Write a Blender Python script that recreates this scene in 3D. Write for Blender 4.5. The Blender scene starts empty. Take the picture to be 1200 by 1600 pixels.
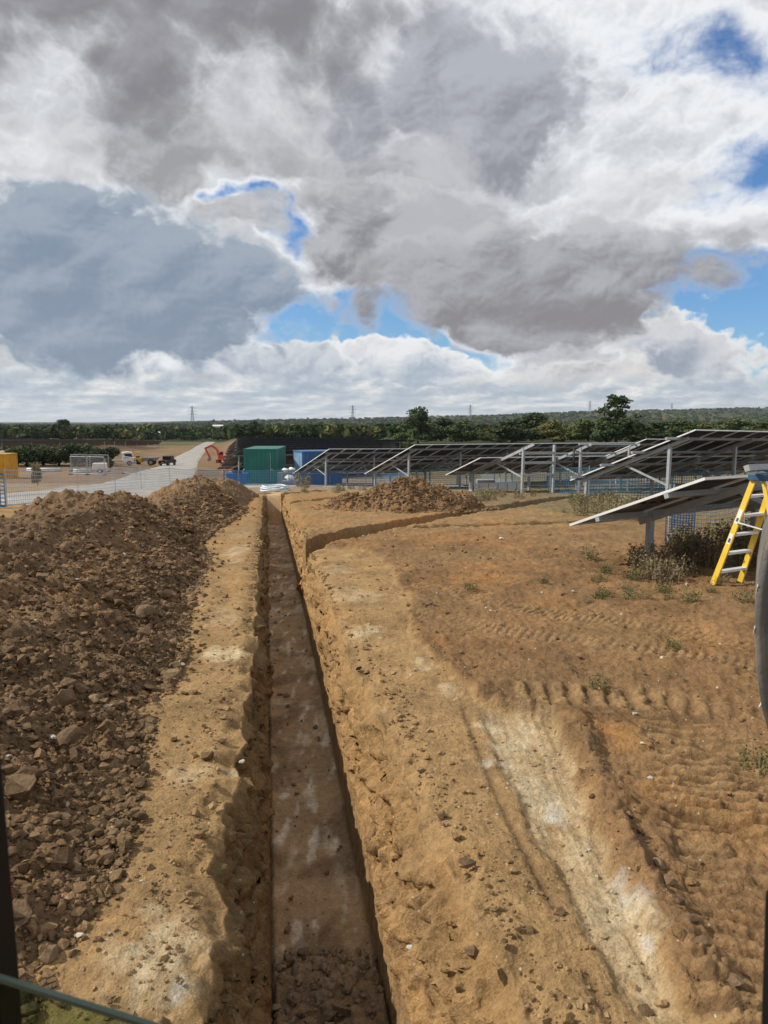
import bpy, bmesh, math, random
import numpy as np
from mathutils import Vector, Matrix
random.seed(7); rng = np.random.default_rng(11)
S = bpy.context.scene; COL = S.collection
R = math.radians

# ------------------------------------------------------------------ camera, world, sun, exposure
F_PX, PITCH, CAM_H = 1180.0, R(7.0), 2.2
cam = bpy.data.objects.new('camera', bpy.data.cameras.new('camera')); COL.objects.link(cam)
cam.location = (0, 0, CAM_H); cam.rotation_euler = (R(90) - PITCH, 0, 0)
cam.data.sensor_fit = 'HORIZONTAL'; cam.data.sensor_width = 36; cam.data.lens = 36 * F_PX / 1200
cam.data.clip_start = 0.05; cam.data.clip_end = 20000
cam.data.dof.use_dof = True; cam.data.dof.focus_distance = 12; cam.data.dof.aperture_fstop = 9
S.camera = cam
SUN_AZ, SUN_EL = R(-84), R(40)          # measured from the view direction, left is negative
sun = bpy.data.objects.new('sun', bpy.data.lights.new('sun', 'SUN')); COL.objects.link(sun)
sun.data.energy = 4.8; sun.data.angle = R(0.6); sun.data.color = (1, 0.93, 0.82)
sd = Vector((math.sin(SUN_AZ) * math.cos(SUN_EL), math.cos(SUN_AZ) * math.cos(SUN_EL), math.sin(SUN_EL)))
sun.rotation_euler = sd.to_track_quat('Z', 'Y').to_euler()
S.view_settings.view_transform = 'Standard'; S.view_settings.look = 'None'
S.view_settings.exposure = 0.0; S.view_settings.gamma = 1; S.view_settings.use_curve_mapping = False
S.render.engine = 'CYCLES'; S.cycles.use_denoising = True
S.cycles.max_bounces = 6; S.cycles.volume_bounces = 0; S.cycles.transparent_max_bounces = 12

class NT:
    """small helper for node trees"""
    def __init__(s, tree): s.t = tree; s.n = tree.nodes; s.l = tree.links
    def new(s, kind, **kw):
        n = s.n.new(kind)
        for k, v in kw.items(): setattr(n, k, v)
        return n
    def set(s, sock, v):
        if hasattr(v, 'is_output') or isinstance(v, bpy.types.NodeSocket): s.l.new(v, sock)
        else: sock.default_value = v
    def math(s, op, a, b=0.0, c=0.0, clamp=False):
        n = s.n.new('ShaderNodeMath'); n.operation = op; n.use_clamp = clamp
        for i, v in enumerate((a, b, c)): s.set(n.inputs[i], v)
        return n.outputs[0]
    def vmath(s, op, a, b=(0, 0, 0), scale=None):
        n = s.n.new('ShaderNodeVectorMath'); n.operation = op
        s.set(n.inputs[0], a); s.set(n.inputs[1], b)
        if scale is not None: s.set(n.inputs[3], scale)
        return n.outputs['Value'] if op in ('DOT_PRODUCT', 'LENGTH', 'DISTANCE') else n.outputs[0]
    def noise(s, vec, scale, detail=4, rough=0.55, dist=0.0, dim='3D', lac=2.0):
        n = s.n.new('ShaderNodeTexNoise'); n.noise_dimensions = dim
        if vec is not None: s.l.new(vec, n.inputs['Vector'])
        for k, v in (('Scale', scale), ('Detail', detail), ('Roughness', rough), ('Distortion', dist), ('Lacunarity', lac)): s.set(n.inputs[k], v)
        return n.outputs
    def ramp(s, fac, stops, interp='LINEAR'):
        n = s.n.new('ShaderNodeValToRGB'); n.color_ramp.interpolation = interp
        e = n.color_ramp.elements
        while len(e) < len(stops): e.new(0.5)
        for el, (p, c) in zip(e, stops):
            el.position = p; el.color = (*c, 1) if len(c) == 3 else c
        s.set(n.inputs[0], fac); return n.outputs[0]
    def mix(s, fac, a, b, blend='MIX'):
        n = s.n.new('ShaderNodeMix'); n.data_type = 'RGBA'; n.blend_type = blend
        s.set(n.inputs[0], fac)
        for sock, v in ((n.inputs[6], a), (n.inputs[7], b)):
            s.set(sock, (*v, 1) if isinstance(v, tuple) and len(v) == 3 else v)
        return n.outputs[2]
    def smooth(s, v, lo, hi, a=0.0, b=1.0):
        n = s.n.new('ShaderNodeMapRange'); n.interpolation_type = 'SMOOTHSTEP'
        for k, x in enumerate((v, lo, hi, a, b)): s.set(n.inputs[k], x)
        return n.outputs[0]

def px_dir(x, y):
    a, b = (x - 600) / F_PX, (800 - y) / F_PX
    return (a, math.cos(PITCH) + b * math.sin(PITCH), -math.sin(PITCH) + b * math.cos(PITCH))

def build_world():
    w = bpy.data.worlds.new('World'); S.world = w; w.use_nodes = True
    T = NT(w.node_tree); T.n.clear()
    out = T.new('ShaderNodeOutputWorld'); bg = T.new('ShaderNodeBackground')
    sky = T.new('ShaderNodeTexSky', sky_type='NISHITA', sun_disc=False)
    sky.sun_elevation = SUN_EL; sky.sun_rotation = SUN_AZ % (2 * math.pi)
    sky.altitude = 80; sky.air_density = 1.0; sky.dust_density = 0.4; sky.ozone_density = 2.0
    d = T.new('ShaderNodeTexCoord').outputs['Generated']
    sep = T.new('ShaderNodeSeparateXYZ'); T.l.new(d, sep.inputs[0])
    x, y, z = sep.outputs
    az = T.math('ARCTAN2', x, y); el = T.math('ARCSINE', z)
    # direction projected on a flat cloud deck (perspective towards the horizon) and plain azimuth / elevation
    zz = T.math('ADD', T.math('MAXIMUM', z, 0.0), 0.13)
    def vec(a, b):
        n = T.new('ShaderNodeCombineXYZ'); T.set(n.inputs[0], a); T.set(n.inputs[1], b); return n.outputs[0]
    P = vec(T.math('DIVIDE', x, zz), T.math('DIVIDE', y, zz))
    A = vec(az, T.math('MULTIPLY', el, 1.35))
    sub5 = lambda v: T.math('SUBTRACT', v, 0.5)
    wn = T.noise(A, 5.0, 5, 0.55, dim='2D')
    ws = T.new('ShaderNodeSeparateXYZ'); T.l.new(T.vmath('SUBTRACT', wn[1], (0.5, 0.5, 0.5)), ws.inputs[0])
    waz = T.math('MULTIPLY_ADD', ws.outputs[0], 0.20, az); wel = T.math('MULTIPLY_ADD', ws.outputs[1], 0.14, el)
    AW = vec(T.math('MULTIPLY_ADD', ws.outputs[0], 0.05, az), T.math('MULTIPLY_ADD', ws.outputs[1], 0.05, T.math('MULTIPLY', el, 1.35)))
    def puff(v, octs):                                    # rounded cauliflower heads
        acc = None
        for sc, am in octs:
            n = T.noise(v, sc, 0, 0.5, dim='2D')[0]
            t = T.math('MULTIPLY', T.math('SUBTRACT', T.math('ABSOLUTE', sub5(n)), 0.10), am)
            acc = t if acc is None else T.math('ADD', acc, t)
        return acc
    BIGO, FINO = ((5.5, 1.0), (12.0, 0.62)), ((27.0, 0.36), (58.0, 0.20), (120.0, 0.10))
    pL, pS = puff(AW, BIGO), puff(AW, FINO); pf = T.math('ADD', pL, pS)
    relL = T.math('SUBTRACT', pL, puff(T.vmath('ADD', AW, (-0.016, 0.026, 0.0)), BIGO))     # >0 on the side turned to the sun
    relS = T.math('SUBTRACT', pS, puff(T.vmath('ADD', AW, (-0.004, 0.0065, 0.0)), FINO))
    rel = T.math('ADD', T.math('MULTIPLY', relL, 0.5), relS)
    n0 = sub5(T.noise(P, 0.9, 5, 0.52, 0.3, dim='2D')[0])
    n1 = sub5(T.noise(A, 4.2, 3, 0.5, dim='2D')[0])
    n2 = sub5(T.noise(A, 15.0, 6, 0.6, 0.3, dim='2D')[0])
    def ell(px, py, rx, ry, flat=1.0):
        v = px_dir(px, py); a0 = math.atan2(v[0], v[1]); e0 = math.atan2(v[2], math.hypot(v[0], v[1]))
        dx = T.math('MULTIPLY', T.math('SUBTRACT', waz, a0), F_PX / rx); dy = T.math('MULTIPLY', T.math('SUBTRACT', wel, e0), F_PX / ry)
        dyf = dy if flat == 1.0 else T.math('MAXIMUM', dy, T.math('MULTIPLY', dy, -flat))
        r = T.math('SQRT', T.math('ADD', T.math('MULTIPLY', dx, dx), T.math('MULTIPLY', dyf, dyf)))
        return T.math('SUBTRACT', 1.0, r), dy
    # high bright deck with gaps of blue
    deck = T.math('ADD', T.math('MULTIPLY_ADD', n0, 1.0, 0.52), T.math('MULTIPLY_ADD', n2, 0.55, T.math('MULTIPLY', pf, 0.55)))
    for (px, py, rx, ry, wt) in SKY_GAPS:
        deck = T.math('SUBTRACT', deck, T.math('MULTIPLY', T.math('MAXIMUM', T.math('ADD', ell(px, py, rx, ry)[0], 0.35), 0.0), wt))
    dshade = T.math('SUBTRACT', deck, T.math('MULTIPLY', rel, 0.9))
    deckc = T.ramp(dshade, [(0.0, (.90, .92, .95)), (0.28, (.86, .88, .91)), (0.5, (.64, .66, .695)), (0.75, (.46, .47, .50)), (1.0, (.35, .35, .38))])
    blue = T.mix(1.0, sky.outputs[0], SKY_BLUE, 'MULTIPLY')
    c = T.mix(T.smooth(deck, -0.16, 0.30), blue, deckc)
    # single masses, far ones first: edge, lit head, grey base
    for (px, py, rx, ry, soft, head, base, rim, op) in CLOUDS:
        e, dy = ell(px, py, rx, ry, 1.5 if soft < 0.6 else 1.0)
        e = T.math('ADD', e, T.math('ADD', T.math('MULTIPLY', pf, 1.0), T.math('ADD', T.math('MULTIPLY', n2, 0.30), T.math('MULTIPLY', n1, 0.5))))
        tone = T.math('ADD', T.math('MULTIPLY', dy, -0.62), T.math('ADD', T.math('ADD', T.math('MULTIPLY', relL, -2.6), T.math('MULTIPLY', relS, T.smooth(e, 0.05, 0.6, -3.6, -2.4))), T.math('ADD', T.math('MULTIPLY', n1, 1.3), T.math('MULTIPLY', n2, 0.5))))
        colr = T.mix(T.smooth(tone, -0.75, 0.65), head, base)
        colr = T.mix(T.smooth(e, 0.02, 0.34), rim, colr)
        c = T.mix(T.smooth(e, 0.0, soft, 0.0, op), c, colr)
    # small far cumulus above the horizon: a ragged band, flat-based heads lit from the left
    p2 = vec(T.math('MULTIPLY', az, 15.0), T.math('DIVIDE', T.math('MULTIPLY', el, 90.0), T.math('MULTIPLY_ADD', el, 14.0, 0.75)))
    nb = sub5(T.noise(p2, 1.0, 4, 0.58, dim='2D')[0]); nbb = sub5(T.noise(T.vmath('ADD', p2, (-0.10, 0.22, 0)), 1.0, 4, 0.58, dim='2D')[0])
    lowt = T.math('ADD', T.math('MULTIPLY', nb, 0.8), T.math('MULTIPLY', T.math('SUBTRACT', nb, nbb), 0.9))
    lowc = T.ramp(T.math('ADD', lowt, 0.5), [(0.20, (.36, .44, .54)), (0.42, (.47, .54, .61)), (0.58, (.62, .66, .70)), (0.80, (.88, .87, .84))])
    lowm = T.smooth(T.math('ADD', el, T.math('ADD', T.math('MULTIPLY', nb, -0.035), T.math('MULTIPLY', pf, -0.05))), 0.062, 0.036, 0.0, 0.92)
    c = T.mix(lowm, c, lowc)
    c = T.mix(T.smooth(el, 0.03, 0.0, 0.0, 0.45), c, (.60, .64, .68))
    below = T.smooth(z, 0.0, -0.04); c = T.mix(below, c, (.30, .31, .30))
    c10 = T.vmath('SCALE', c, scale=10.0)
    T.l.new(c10, bg.inputs[0]); bg.inputs[1].default_value = 0.1
    T.l.new(bg.outputs[0], out.inputs[0])
    w.cycles.sampling_method = 'MANUAL'; w.cycles.sample_map_resolution = 512

SKY_BLUE = (0.062, 0.092, 0.125)
SKY_GAPS = [(445, 345, 50, 55, 1.0), (530, 500, 130, 50, 1.2), (1185, 488, 150, 72, 1.5), (1215, 240, 80, 80, 0.50), (1085, 100, 120, 42, 0.36), (660, 545, 120, 26, 0.9), (385, 292, 40, 18, 0.7)]
# (direction, half-width, half-height, edge softness, head, base, rim, opacity)
CLOUDS = [
    (620, 590, 190, 55, 0.16, (.84, .85, .86), (.40, .47, .57), (.93, .93, .92), 1.0),      # far bright cumulus under the gap
    (470, 590, 120, 50, 0.20, (.66, .69, .73), (.33, .40, .50), (.88, .89, .89), 1.0),
    (1080, 570, 120, 60, 0.18, (.66, .67, .70), (.31, .36, .44), (.93, .92, .90), 1.0),
    (880, 606, 190, 42, 0.25, (.76, .74, .73), (.42, .43, .46), (.86, .84, .81), 0.95),
    (520, 170, 330, 150, 0.95, (.52, .53, .56), (.42, .41, .44), (.66, .67, .70), 0.5),      # broad soft veil
    (260, 255, 105, 72, 0.45, (.52, .54, .56), (.34, .34, .36), (.74, .75, .77), 0.95),
    (385, 335, 80, 45, 0.40, (.52, .53, .55), (.38, .38, .40), (.76, .77, .79), 0.9),
    (140, 465, 350, 180, 0.30, (.35, .41, .49), (.225, .29, .385), (.60, .64, .69), 1.0),     # slate slab on the left
    (740, 165, 190, 150, 0.45, (.45, .47, .52), (.285, .295, .33), (.62, .64, .68), 1.0),
    (860, 265, 75, 26, 0.6, (.50, .52, .55), (.40, .41, .44), (.62, .64, .66), 0.7),
    (650, 395, 240, 105, 0.42, (.47, .48, .51), (.24, .238, .262), (.70, .71, .73), 1.0),      # central mass
    (830, 465, 300, 115, 0.40, (.43, .44, .475), (.255, .245, .265), (.68, .68, .70), 1.0),
    (790, 350, 85, 50, 0.5, (.55, .56, .59), (.36, .365, .395), (.60, .61, .63), 0.8),
    (545, 310, 95, 40, 0.5, (.54, .55, .57), (.35, .35, .38), (.58, .59, .61), 0.8),
    (960, 385, 95, 45, 0.5, (.58, .59, .62), (.39, .40, .43), (.63, .64, .67), 0.75),
    (460, 240, 80, 40, 0.5, (.54, .55, .57), (.40, .40, .42), (.68, .69, .71), 0.7),
    (640, 265, 80, 32, 0.5, (.52, .53, .56), (.35, .35, .38), (.58, .59, .61), 0.75),
    (1040, 300, 110, 45, 0.5, (.74, .75, .77), (.56, .57, .60), (.86, .87, .88), 0.6),
    (80, 250, 90, 40, 0.5, (.72, .73, .75), (.55, .56, .58), (.84, .85, .86), 0.6),
    (140, -25, 440, 140, 0.60, (.34, .34, .37), (.245, .24, .262), (.50, .50, .53), 1.0),        # dark cloud overhead
]
build_world()

# ------------------------------------------------------------------ numpy noise and the lie of the land
PERM = np.random.default_rng(3).permutation(4096).astype(np.int64)
GANG = np.random.default_rng(4).uniform(0, 2 * np.pi, 4096); GX, GY = np.cos(GANG), np.sin(GANG)
def pn(x, y, seed=0):
    x = np.asarray(x, float); y = np.asarray(y, float)
    xi = np.floor(x).astype(np.int64); yi = np.floor(y).astype(np.int64); xf = x - xi; yf = y - yi
    u = xf * xf * xf * (xf * (xf * 6 - 15) + 10); v = yf * yf * yf * (yf * (yf * 6 - 15) + 10)
    def g(ix, iy, fx, fy):
        h = PERM[(PERM[(ix + seed * 131) & 4095] + iy) & 4095]; return GX[h] * fx + GY[h] * fy
    a = g(xi, yi, xf, yf); b = g(xi + 1, yi, xf - 1, yf); c = g(xi, yi + 1, xf, yf - 1); d = g(xi + 1, yi + 1, xf - 1, yf - 1)
    return (a + u * (b - a) + v * ((c + u * (d - c)) - (a + u * (b - a)))) * 1.5
def fbm(x, y, f=1.0, o=4, seed=0, gain=0.5):
    r = 0; a = 1.0
    for k in range(o): r = r + a * pn(x * f, y * f, seed + k); f *= 2.03; a *= gain
    return r
def sst(v, lo, hi):
    t = np.clip((v - lo) / (hi - lo), 0, 1); return t * t * (3 - 2 * t)
def smooth_profile(pts):
    ys, zs = zip(*pts); ly = np.linspace(math.log(1.0), math.log(9000.0), 900)
    z = np.interp(np.exp(ly), ys, zs); k = np.hanning(31); k /= k.sum()
    z = np.convolve(np.pad(z, 15, 'edge'), k, 'valid')
    return lambda Y: np.interp(np.log(np.maximum(Y, 1.0)), ly, z)
P_MID = smooth_profile([(0, 0), (9, 0), (15, -.10), (22, -.36), (31, -.85), (44, -1.75), (54, -2.6), (78, -3.95), (150, -7), (300, -10), (490, -11.7), (900, -15), (1500, -20), (9000, -20)])
P_RIGHT = smooth_profile([(0, 0), (9, 0.03), (15, -.10), (22, -.36), (31, -.85), (44, -1.75), (54, -2.55), (80, -2.95), (150, -3.3), (240, -4.5), (400, -8), (900, -15), (1500, -20), (9000, -20)])
P_LEFT = smooth_profile([(0, 0), (9, 0), (15, -.10), (22, -.36), (31, -.85), (44, -1.75), (54, -2.6), (78, -3.95), (120, -5), (200, -6.3), (300, -7.2), (500, -10), (900, -15), (1500, -20), (9000, -20)])
def gz(X, Y):
    X = np.asarray(X, float); Y = np.asarray(Y, float); a = X / np.maximum(Y, 6.0)
    wr = sst(a, -.214, -.190); wl = sst(a, -.30, -.37)
    z = P_MID(Y) * (1 - wr) * (1 - wl) + P_RIGHT(Y) * wr + P_LEFT(Y) * wl
    hill = np.interp(a, [-.8, -.34, -.17, 0, .17, .25, .34, .51, .9], [-14, -12, 14, 26, 42, 58, 68, 80, 85])
    z = z + sst(Y, 1500, 4200) * (hill + 7 * pn(X / 600, Y / 900, 5)) + sst(Y, 200, 800) * 2.0 * pn(X / 220, Y / 300, 6)
    return z
def ground_at(px, py):
    """where the sight line through a point of the photograph meets the ground"""
    d = px_dir(px, py); Y = np.geomspace(.8, 5000, 6000); z = CAM_H + d[2] / d[1] * Y; X = d[0] / d[1] * Y
    i = int(np.argmax(z < gz(X, Y))); return Vector((float(X[i]), float(Y[i]), float(gz(X[i], Y[i]))))
def at(px, py, Y):
    d = px_dir(px, py); return Vector((d[0] / d[1] * Y, Y, CAM_H + d[2] / d[1] * Y))
def G(x, y): return float(gz(x, y))

# ------------------------------------------------------------------ mesh and object helpers
MATS = {}
def link(o, parent=None):
    COL.objects.link(o)
    if parent is not None: o.parent = parent
    return o
def tag(o, label=None, cat=None, group=None, kind=None):
    for k, v in (('label', label), ('category', cat), ('group', group), ('kind', kind)):
        if v: o[k] = v
    return o
def empty(name, loc=(0, 0, 0), rot=(0, 0, 0)):
    o = bpy.data.objects.new(name, None); o.location = loc; o.rotation_euler = rot; o.empty_display_size = 0.2
    return link(o)
def np_mesh(name, V, Fq, mat, smooth=True, col=None, parent=None):
    """V (n,3); Fq (m,4) or (m,3) indices; col (n,3) soil colour per vertex"""
    V = np.ascontiguousarray(V, np.float32); Fq = np.ascontiguousarray(Fq, np.int32)
    me = bpy.data.meshes.new(name); k = Fq.shape[1]
    me.vertices.add(len(V)); me.vertices.foreach_set('co', V.ravel())
    me.loops.add(Fq.size); me.loops.foreach_set('vertex_index', Fq.ravel())
    me.polygons.add(len(Fq)); me.polygons.foreach_set('loop_start', np.arange(0, Fq.size, k, dtype=np.int32))
    me.polygons.foreach_set('loop_total', np.full(len(Fq), k, np.int32))
    me.polygons.foreach_set('use_smooth', np.full(len(Fq), smooth, bool))
    me.update(calc_edges=True)
    if col is not None:
        at_ = me.color_attributes.new('tint', 'FLOAT_COLOR', 'POINT')
        at_.data.foreach_set('color', np.c_[col, np.ones(len(col))].astype(np.float32).ravel())
    if mat: me.materials.append(mat)
    return link(bpy.data.objects.new(name, me), parent)
class MB:
    """collects simple solids; build() links them as one mesh"""
    def __init__(s): s.v = []; s.f = []; s.m = []
    def add(s, V, Fs, mi=0):
        b = len(s.v); s.v += [tuple(p) for p in V]; s.f += [tuple(i + b for i in f) for f in Fs]; s.m += [mi] * len(Fs); return s
    def hexa(s, c, mi=0):
        return s.add(c, [(0, 3, 2, 1), (4, 5, 6, 7), (0, 1, 5, 4), (1, 2, 6, 5), (2, 3, 7, 6), (3, 0, 4, 7)], mi)
    def box(s, x0, x1, y0, y1, z0, z1, mi=0):
        return s.hexa([(x0, y0, z0), (x1, y0, z0), (x1, y1, z0), (x0, y1, z0), (x0, y0, z1), (x1, y0, z1), (x1, y1, z1), (x0, y1, z1)], mi)
    def bar(s, p, q, w, h=None, up=(0, 0, 1), mi=0, w2=None):
        p, q = Vector(p), Vector(q); h = h or w; d = (q - p).normalized(); u = Vector(up)
        if abs(d.dot(u)) > .98: u = Vector((1, 0, 0))
        a = d.cross(u).normalized(); b = a.cross(d).normalized(); k = (w2 / w) if w2 else 1
        c = []
        for e, t in ((p, 1), (q, k)):
            c += [e - a * w / 2 * t - b * h / 2 * t, e + a * w / 2 * t - b * h / 2 * t, e + a * w / 2 * t + b * h / 2 * t, e - a * w / 2 * t + b * h / 2 * t]
        return s.hexa(c, mi)
    def tube(s, pts, r, n=8, mi=0, cap=True):
        pts = [Vector(p) for p in pts]; rings = []; V = []; Fs = []
        rs = r if isinstance(r, (list, tuple)) else [r] * len(pts)
        a = None
        for i, p in enumerate(pts):
            d = (pts[min(i + 1, len(pts) - 1)] - pts[max(i - 1, 0)]).normalized()
            if a is None: a = d.orthogonal().normalized()
            a = (a - d * a.dot(d)).normalized(); b = d.cross(a)
            V += [p + (a * math.cos(2 * math.pi * k / n) + b * math.sin(2 * math.pi * k / n)) * rs[i] for k in range(n)]
        for i in range(len(pts) - 1):
            for k in range(n): Fs.append((i * n + k, i * n + (k + 1) % n, (i + 1) * n + (k + 1) % n, (i + 1) * n + k))
        if cap: Fs += [tuple(range(n))[::-1], tuple(range((len(pts) - 1) * n, len(pts) * n))]
        return s.add(V, Fs, mi)
    def cyl(s, c, axis, r, h, n=20, mi=0):
        ax = Vector(axis).normalized(); c = Vector(c); return s.tube([c - ax * h / 2, c + ax * h / 2], r, n, mi)
    def prism(s, poly, p0, ux, uy, ext, mi=0):
        """polygon (list of 2-D points) in the plane p0,ux,uy, extruded by ext"""
        p0, ux, uy, ext = map(Vector, (p0, ux, uy, ext)); n = len(poly)
        V = [p0 + ux * a + uy * b for a, b in poly]; V += [v + ext for v in V]
        return s.add(V, [tuple(range(n))[::-1], tuple(range(n, 2 * n))] + [(i, (i + 1) % n, n + (i + 1) % n, n + i) for i in range(n)], mi)
    def build(s, name, mats, parent=None, smooth=False, bevel=0.0):
        me = bpy.data.meshes.new(name); me.from_pydata(s.v, [], s.f)
        for m in (mats if isinstance(mats, (list, tuple)) else [mats]): me.materials.append(m)
        me.polygons.foreach_set('material_index', s.m)
        if smooth: me.polygons.foreach_set('use_smooth', [True] * len(s.f))
        bm = bmesh.new(); bm.from_mesh(me); bmesh.ops.recalc_face_normals(bm, faces=bm.faces); bm.to_mesh(me); bm.free()
        o = link(bpy.data.objects.new(name, me), parent)
        if bevel:
            b = o.modifiers.new('bevel', 'BEVEL'); b.width = bevel; b.segments = 2; b.limit_method = 'ANGLE'
        return o
def copy_tree(o, parent=None):
    c = link(o.copy(), parent); c.parent = parent
    for ch in list(o.children): copy_tree(ch, c)
    return c

# ------------------------------------------------------------------ materials
def mat(name, col, rough=0.6, metal=0.0, var=0.18, scale=6.0, bump=0.0, bscale=40.0, spec=0.5, dirt=None, dirt_amt=0.4, trans=0.0):
    m = bpy.data.materials.new(name); m.use_nodes = True; T = NT(m.node_tree); b = T.n['Principled BSDF']
    tc = T.new('ShaderNodeTexCoord').outputs['Object']
    n = T.noise(tc, scale, 5, 0.6)[0]
    c = T.mix(T.math('MULTIPLY', T.smooth(n, 0.3, 0.7), 1.0), tuple(v * (1 - var) for v in col), tuple(min(1, v * (1 + var)) for v in col))
    if dirt:
        n2 = T.noise(tc, scale * .6, 6, 0.65)[0]; c = T.mix(T.smooth(n2, 0.45, 0.7, 0, dirt_amt), c, dirt)
    T.l.new(c, b.inputs['Base Color'])
    r = T.math('MULTIPLY_ADD', T.math('SUBTRACT', n, 0.5), 0.3, rough, clamp=True); T.l.new(r, b.inputs['Roughness'])
    b.inputs['Metallic'].default_value = metal; b.inputs['Specular IOR Level'].default_value = spec
    if bump:
        bn = T.new('ShaderNodeBump'); bn.inputs['Strength'].default_value = bump; bn.inputs['Distance'].default_value = 0.02
        T.l.new(T.noise(tc, bscale, 5, 0.6)[0], bn.inputs['Height']); T.l.new(bn.outputs[0], b.inputs['Normal'])
    if trans: b.inputs['Transmission Weight'].default_value = trans
    MATS[name] = m; return m
def soil_mat(name, fine=1.0, speck=True, bump=1.0):
    m = bpy.data.materials.new(name); m.use_nodes = True; T = NT(m.node_tree); b = T.n['Principled BSDF']
    p = T.new('ShaderNodeNewGeometry').outputs['Position']
    base = T.new('ShaderNodeVertexColor', layer_name='tint').outputs[0]
    n1 = T.noise(p, 2.2 * fine, 6, 0.62)[0]; n2 = T.noise(p, 17 * fine, 6, 0.68, 0.3)[0]; n3 = T.noise(p, 75 * fine, 4, 0.7)[0]
    k = T.math('ADD', T.math('MULTIPLY_ADD', T.math('SUBTRACT', n1, 0.5), 0.9, 1.0), T.math('ADD', T.math('MULTIPLY', T.math('SUBTRACT', n2, 0.5), 1.3), T.math('MULTIPLY', T.math('SUBTRACT', n3, 0.5), 1.3)))
    c = T.vmath('SCALE', base, scale=T.math('MAXIMUM', k, 0.25))
    hue = T.noise(p, 0.8, 4, 0.6)[0]
    c = T.mix(T.smooth(hue, 0.5, 0.72, 0, .35), c, T.mix(1.0, c, (1.12, .93, .72), 'MULTIPLY'))
    if speck:   # small pale stones and grit
        v = T.new('ShaderNodeTexVoronoi', feature='F1'); T.l.new(p, v.inputs['Vector']); v.inputs['Scale'].default_value = 34
        s = T.new('ShaderNodeSeparateColor'); T.l.new(v.outputs['Color'], s.inputs[0])
        hit = T.math('MULTIPLY', T.math('GREATER_THAN', s.outputs[0], 0.955), T.smooth(v.outputs['Distance'], 0.26, 0.16))
        c = T.mix(T.math('MULTIPLY', hit, 0.75), c, (.50, .43, .33))
        v2 = T.new('ShaderNodeTexVoronoi', feature='F1'); T.l.new(p, v2.inputs['Vector']); v2.inputs['Scale'].default_value = 52
        s2 = T.new('ShaderNodeSeparateColor'); T.l.new(v2.outputs['Color'], s2.inputs[0])
        hit2 = T.math('MULTIPLY', T.math('GREATER_THAN', s2.outputs[1], 0.86), T.smooth(v2.outputs['Distance'], 0.34, 0.2))
        c = T.mix(T.math('MULTIPLY', hit2, T.smooth(n1, 0.42, 0.62, 0.0, 0.6)), c, T.vmath('SCALE', c, scale=0.45))
    T.l.new(c, b.inputs['Base Color']); b.inputs['Roughness'].default_value = 0.95; b.inputs['Specular IOR Level'].default_value = 0.12
    n4 = T.noise(p, 190 * fine, 3, 0.7)[0]
    h = T.math('ADD', T.math('MULTIPLY_ADD', n4, 0.10, T.math('MULTIPLY', n2, 0.7)), T.math('ADD', T.math('MULTIPLY', n3, 0.25), T.math('MULTIPLY', T.noise(p, 40 * fine, 5, 0.6)[0], 0.4)))
    bn = T.new('ShaderNodeBump'); bn.inputs['Strength'].default_value = bump; bn.inputs['Distance'].default_value = 0.035
    T.l.new(h, bn.inputs['Height']); T.l.new(bn.outputs[0], b.inputs['Normal'])
    MATS[name] = m; return m
soil_mat('soil'); soil_mat('heap_soil', 1.0, True, 1.0)
def clod_mat():
    m = bpy.data.materials.new('clod'); m.use_nodes = True; T = NT(m.node_tree); b = T.n['Principled BSDF']
    oi = T.new('ShaderNodeObjectInfo').outputs['Random']; p = T.new('ShaderNodeNewGeometry').outputs['Position']
    c = T.ramp(oi, [(0.0, (.10, .064, .037)), (0.35, (.145, .094, .055)), (0.7, (.19, .126, .075)), (0.93, (.25, .175, .105)), (1.0, (.33, .26, .18))])
    n2 = T.noise(p, 22, 6, 0.68)[0]; n3 = T.noise(p, 80, 4, 0.7)[0]
    k = T.math('ADD', T.math('MULTIPLY_ADD', T.math('SUBTRACT', n2, 0.5), 1.3, 1.0), T.math('MULTIPLY', T.math('SUBTRACT', n3, 0.5), 0.7))
    T.l.new(T.vmath('SCALE', c, scale=k), b.inputs['Base Color']); b.inputs['Roughness'].default_value = 0.95; b.inputs['Specular IOR Level'].default_value = 0.12
    bn = T.new('ShaderNodeBump'); bn.inputs['Strength'].default_value = 0.8; bn.inputs['Distance'].default_value = 0.03
    T.l.new(T.math('ADD', n2, T.math('MULTIPLY', n3, 0.3)), bn.inputs['Height']); T.l.new(bn.outputs[0], b.inputs['Normal'])
    MATS['clod'] = m
clod_mat()
def far_land_mat():
    m = bpy.data.materials.new('far_land'); m.use_nodes = True; T = NT(m.node_tree); b = T.n['Principled BSDF']
    p = T.new('ShaderNodeNewGeometry').outputs['Position']; base = T.new('ShaderNodeVertexColor', layer_name='tint').outputs[0]
    n1 = T.noise(p, 0.5, 7, 0.65)[0]; n2 = T.noise(p, 0.05, 5, 0.6)[0]
    k = T.math('ADD', T.math('MULTIPLY_ADD', T.math('SUBTRACT', n1, 0.5), 0.9, 1.0), T.math('MULTIPLY', T.math('SUBTRACT', n2, 0.5), 0.5))
    T.l.new(T.vmath('SCALE', base, scale=k), b.inputs['Base Color']); b.inputs['Roughness'].default_value = 0.95; b.inputs['Specular IOR Level'].default_value = 0.1
    MATS['far_land'] = m
far_land_mat()
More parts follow.
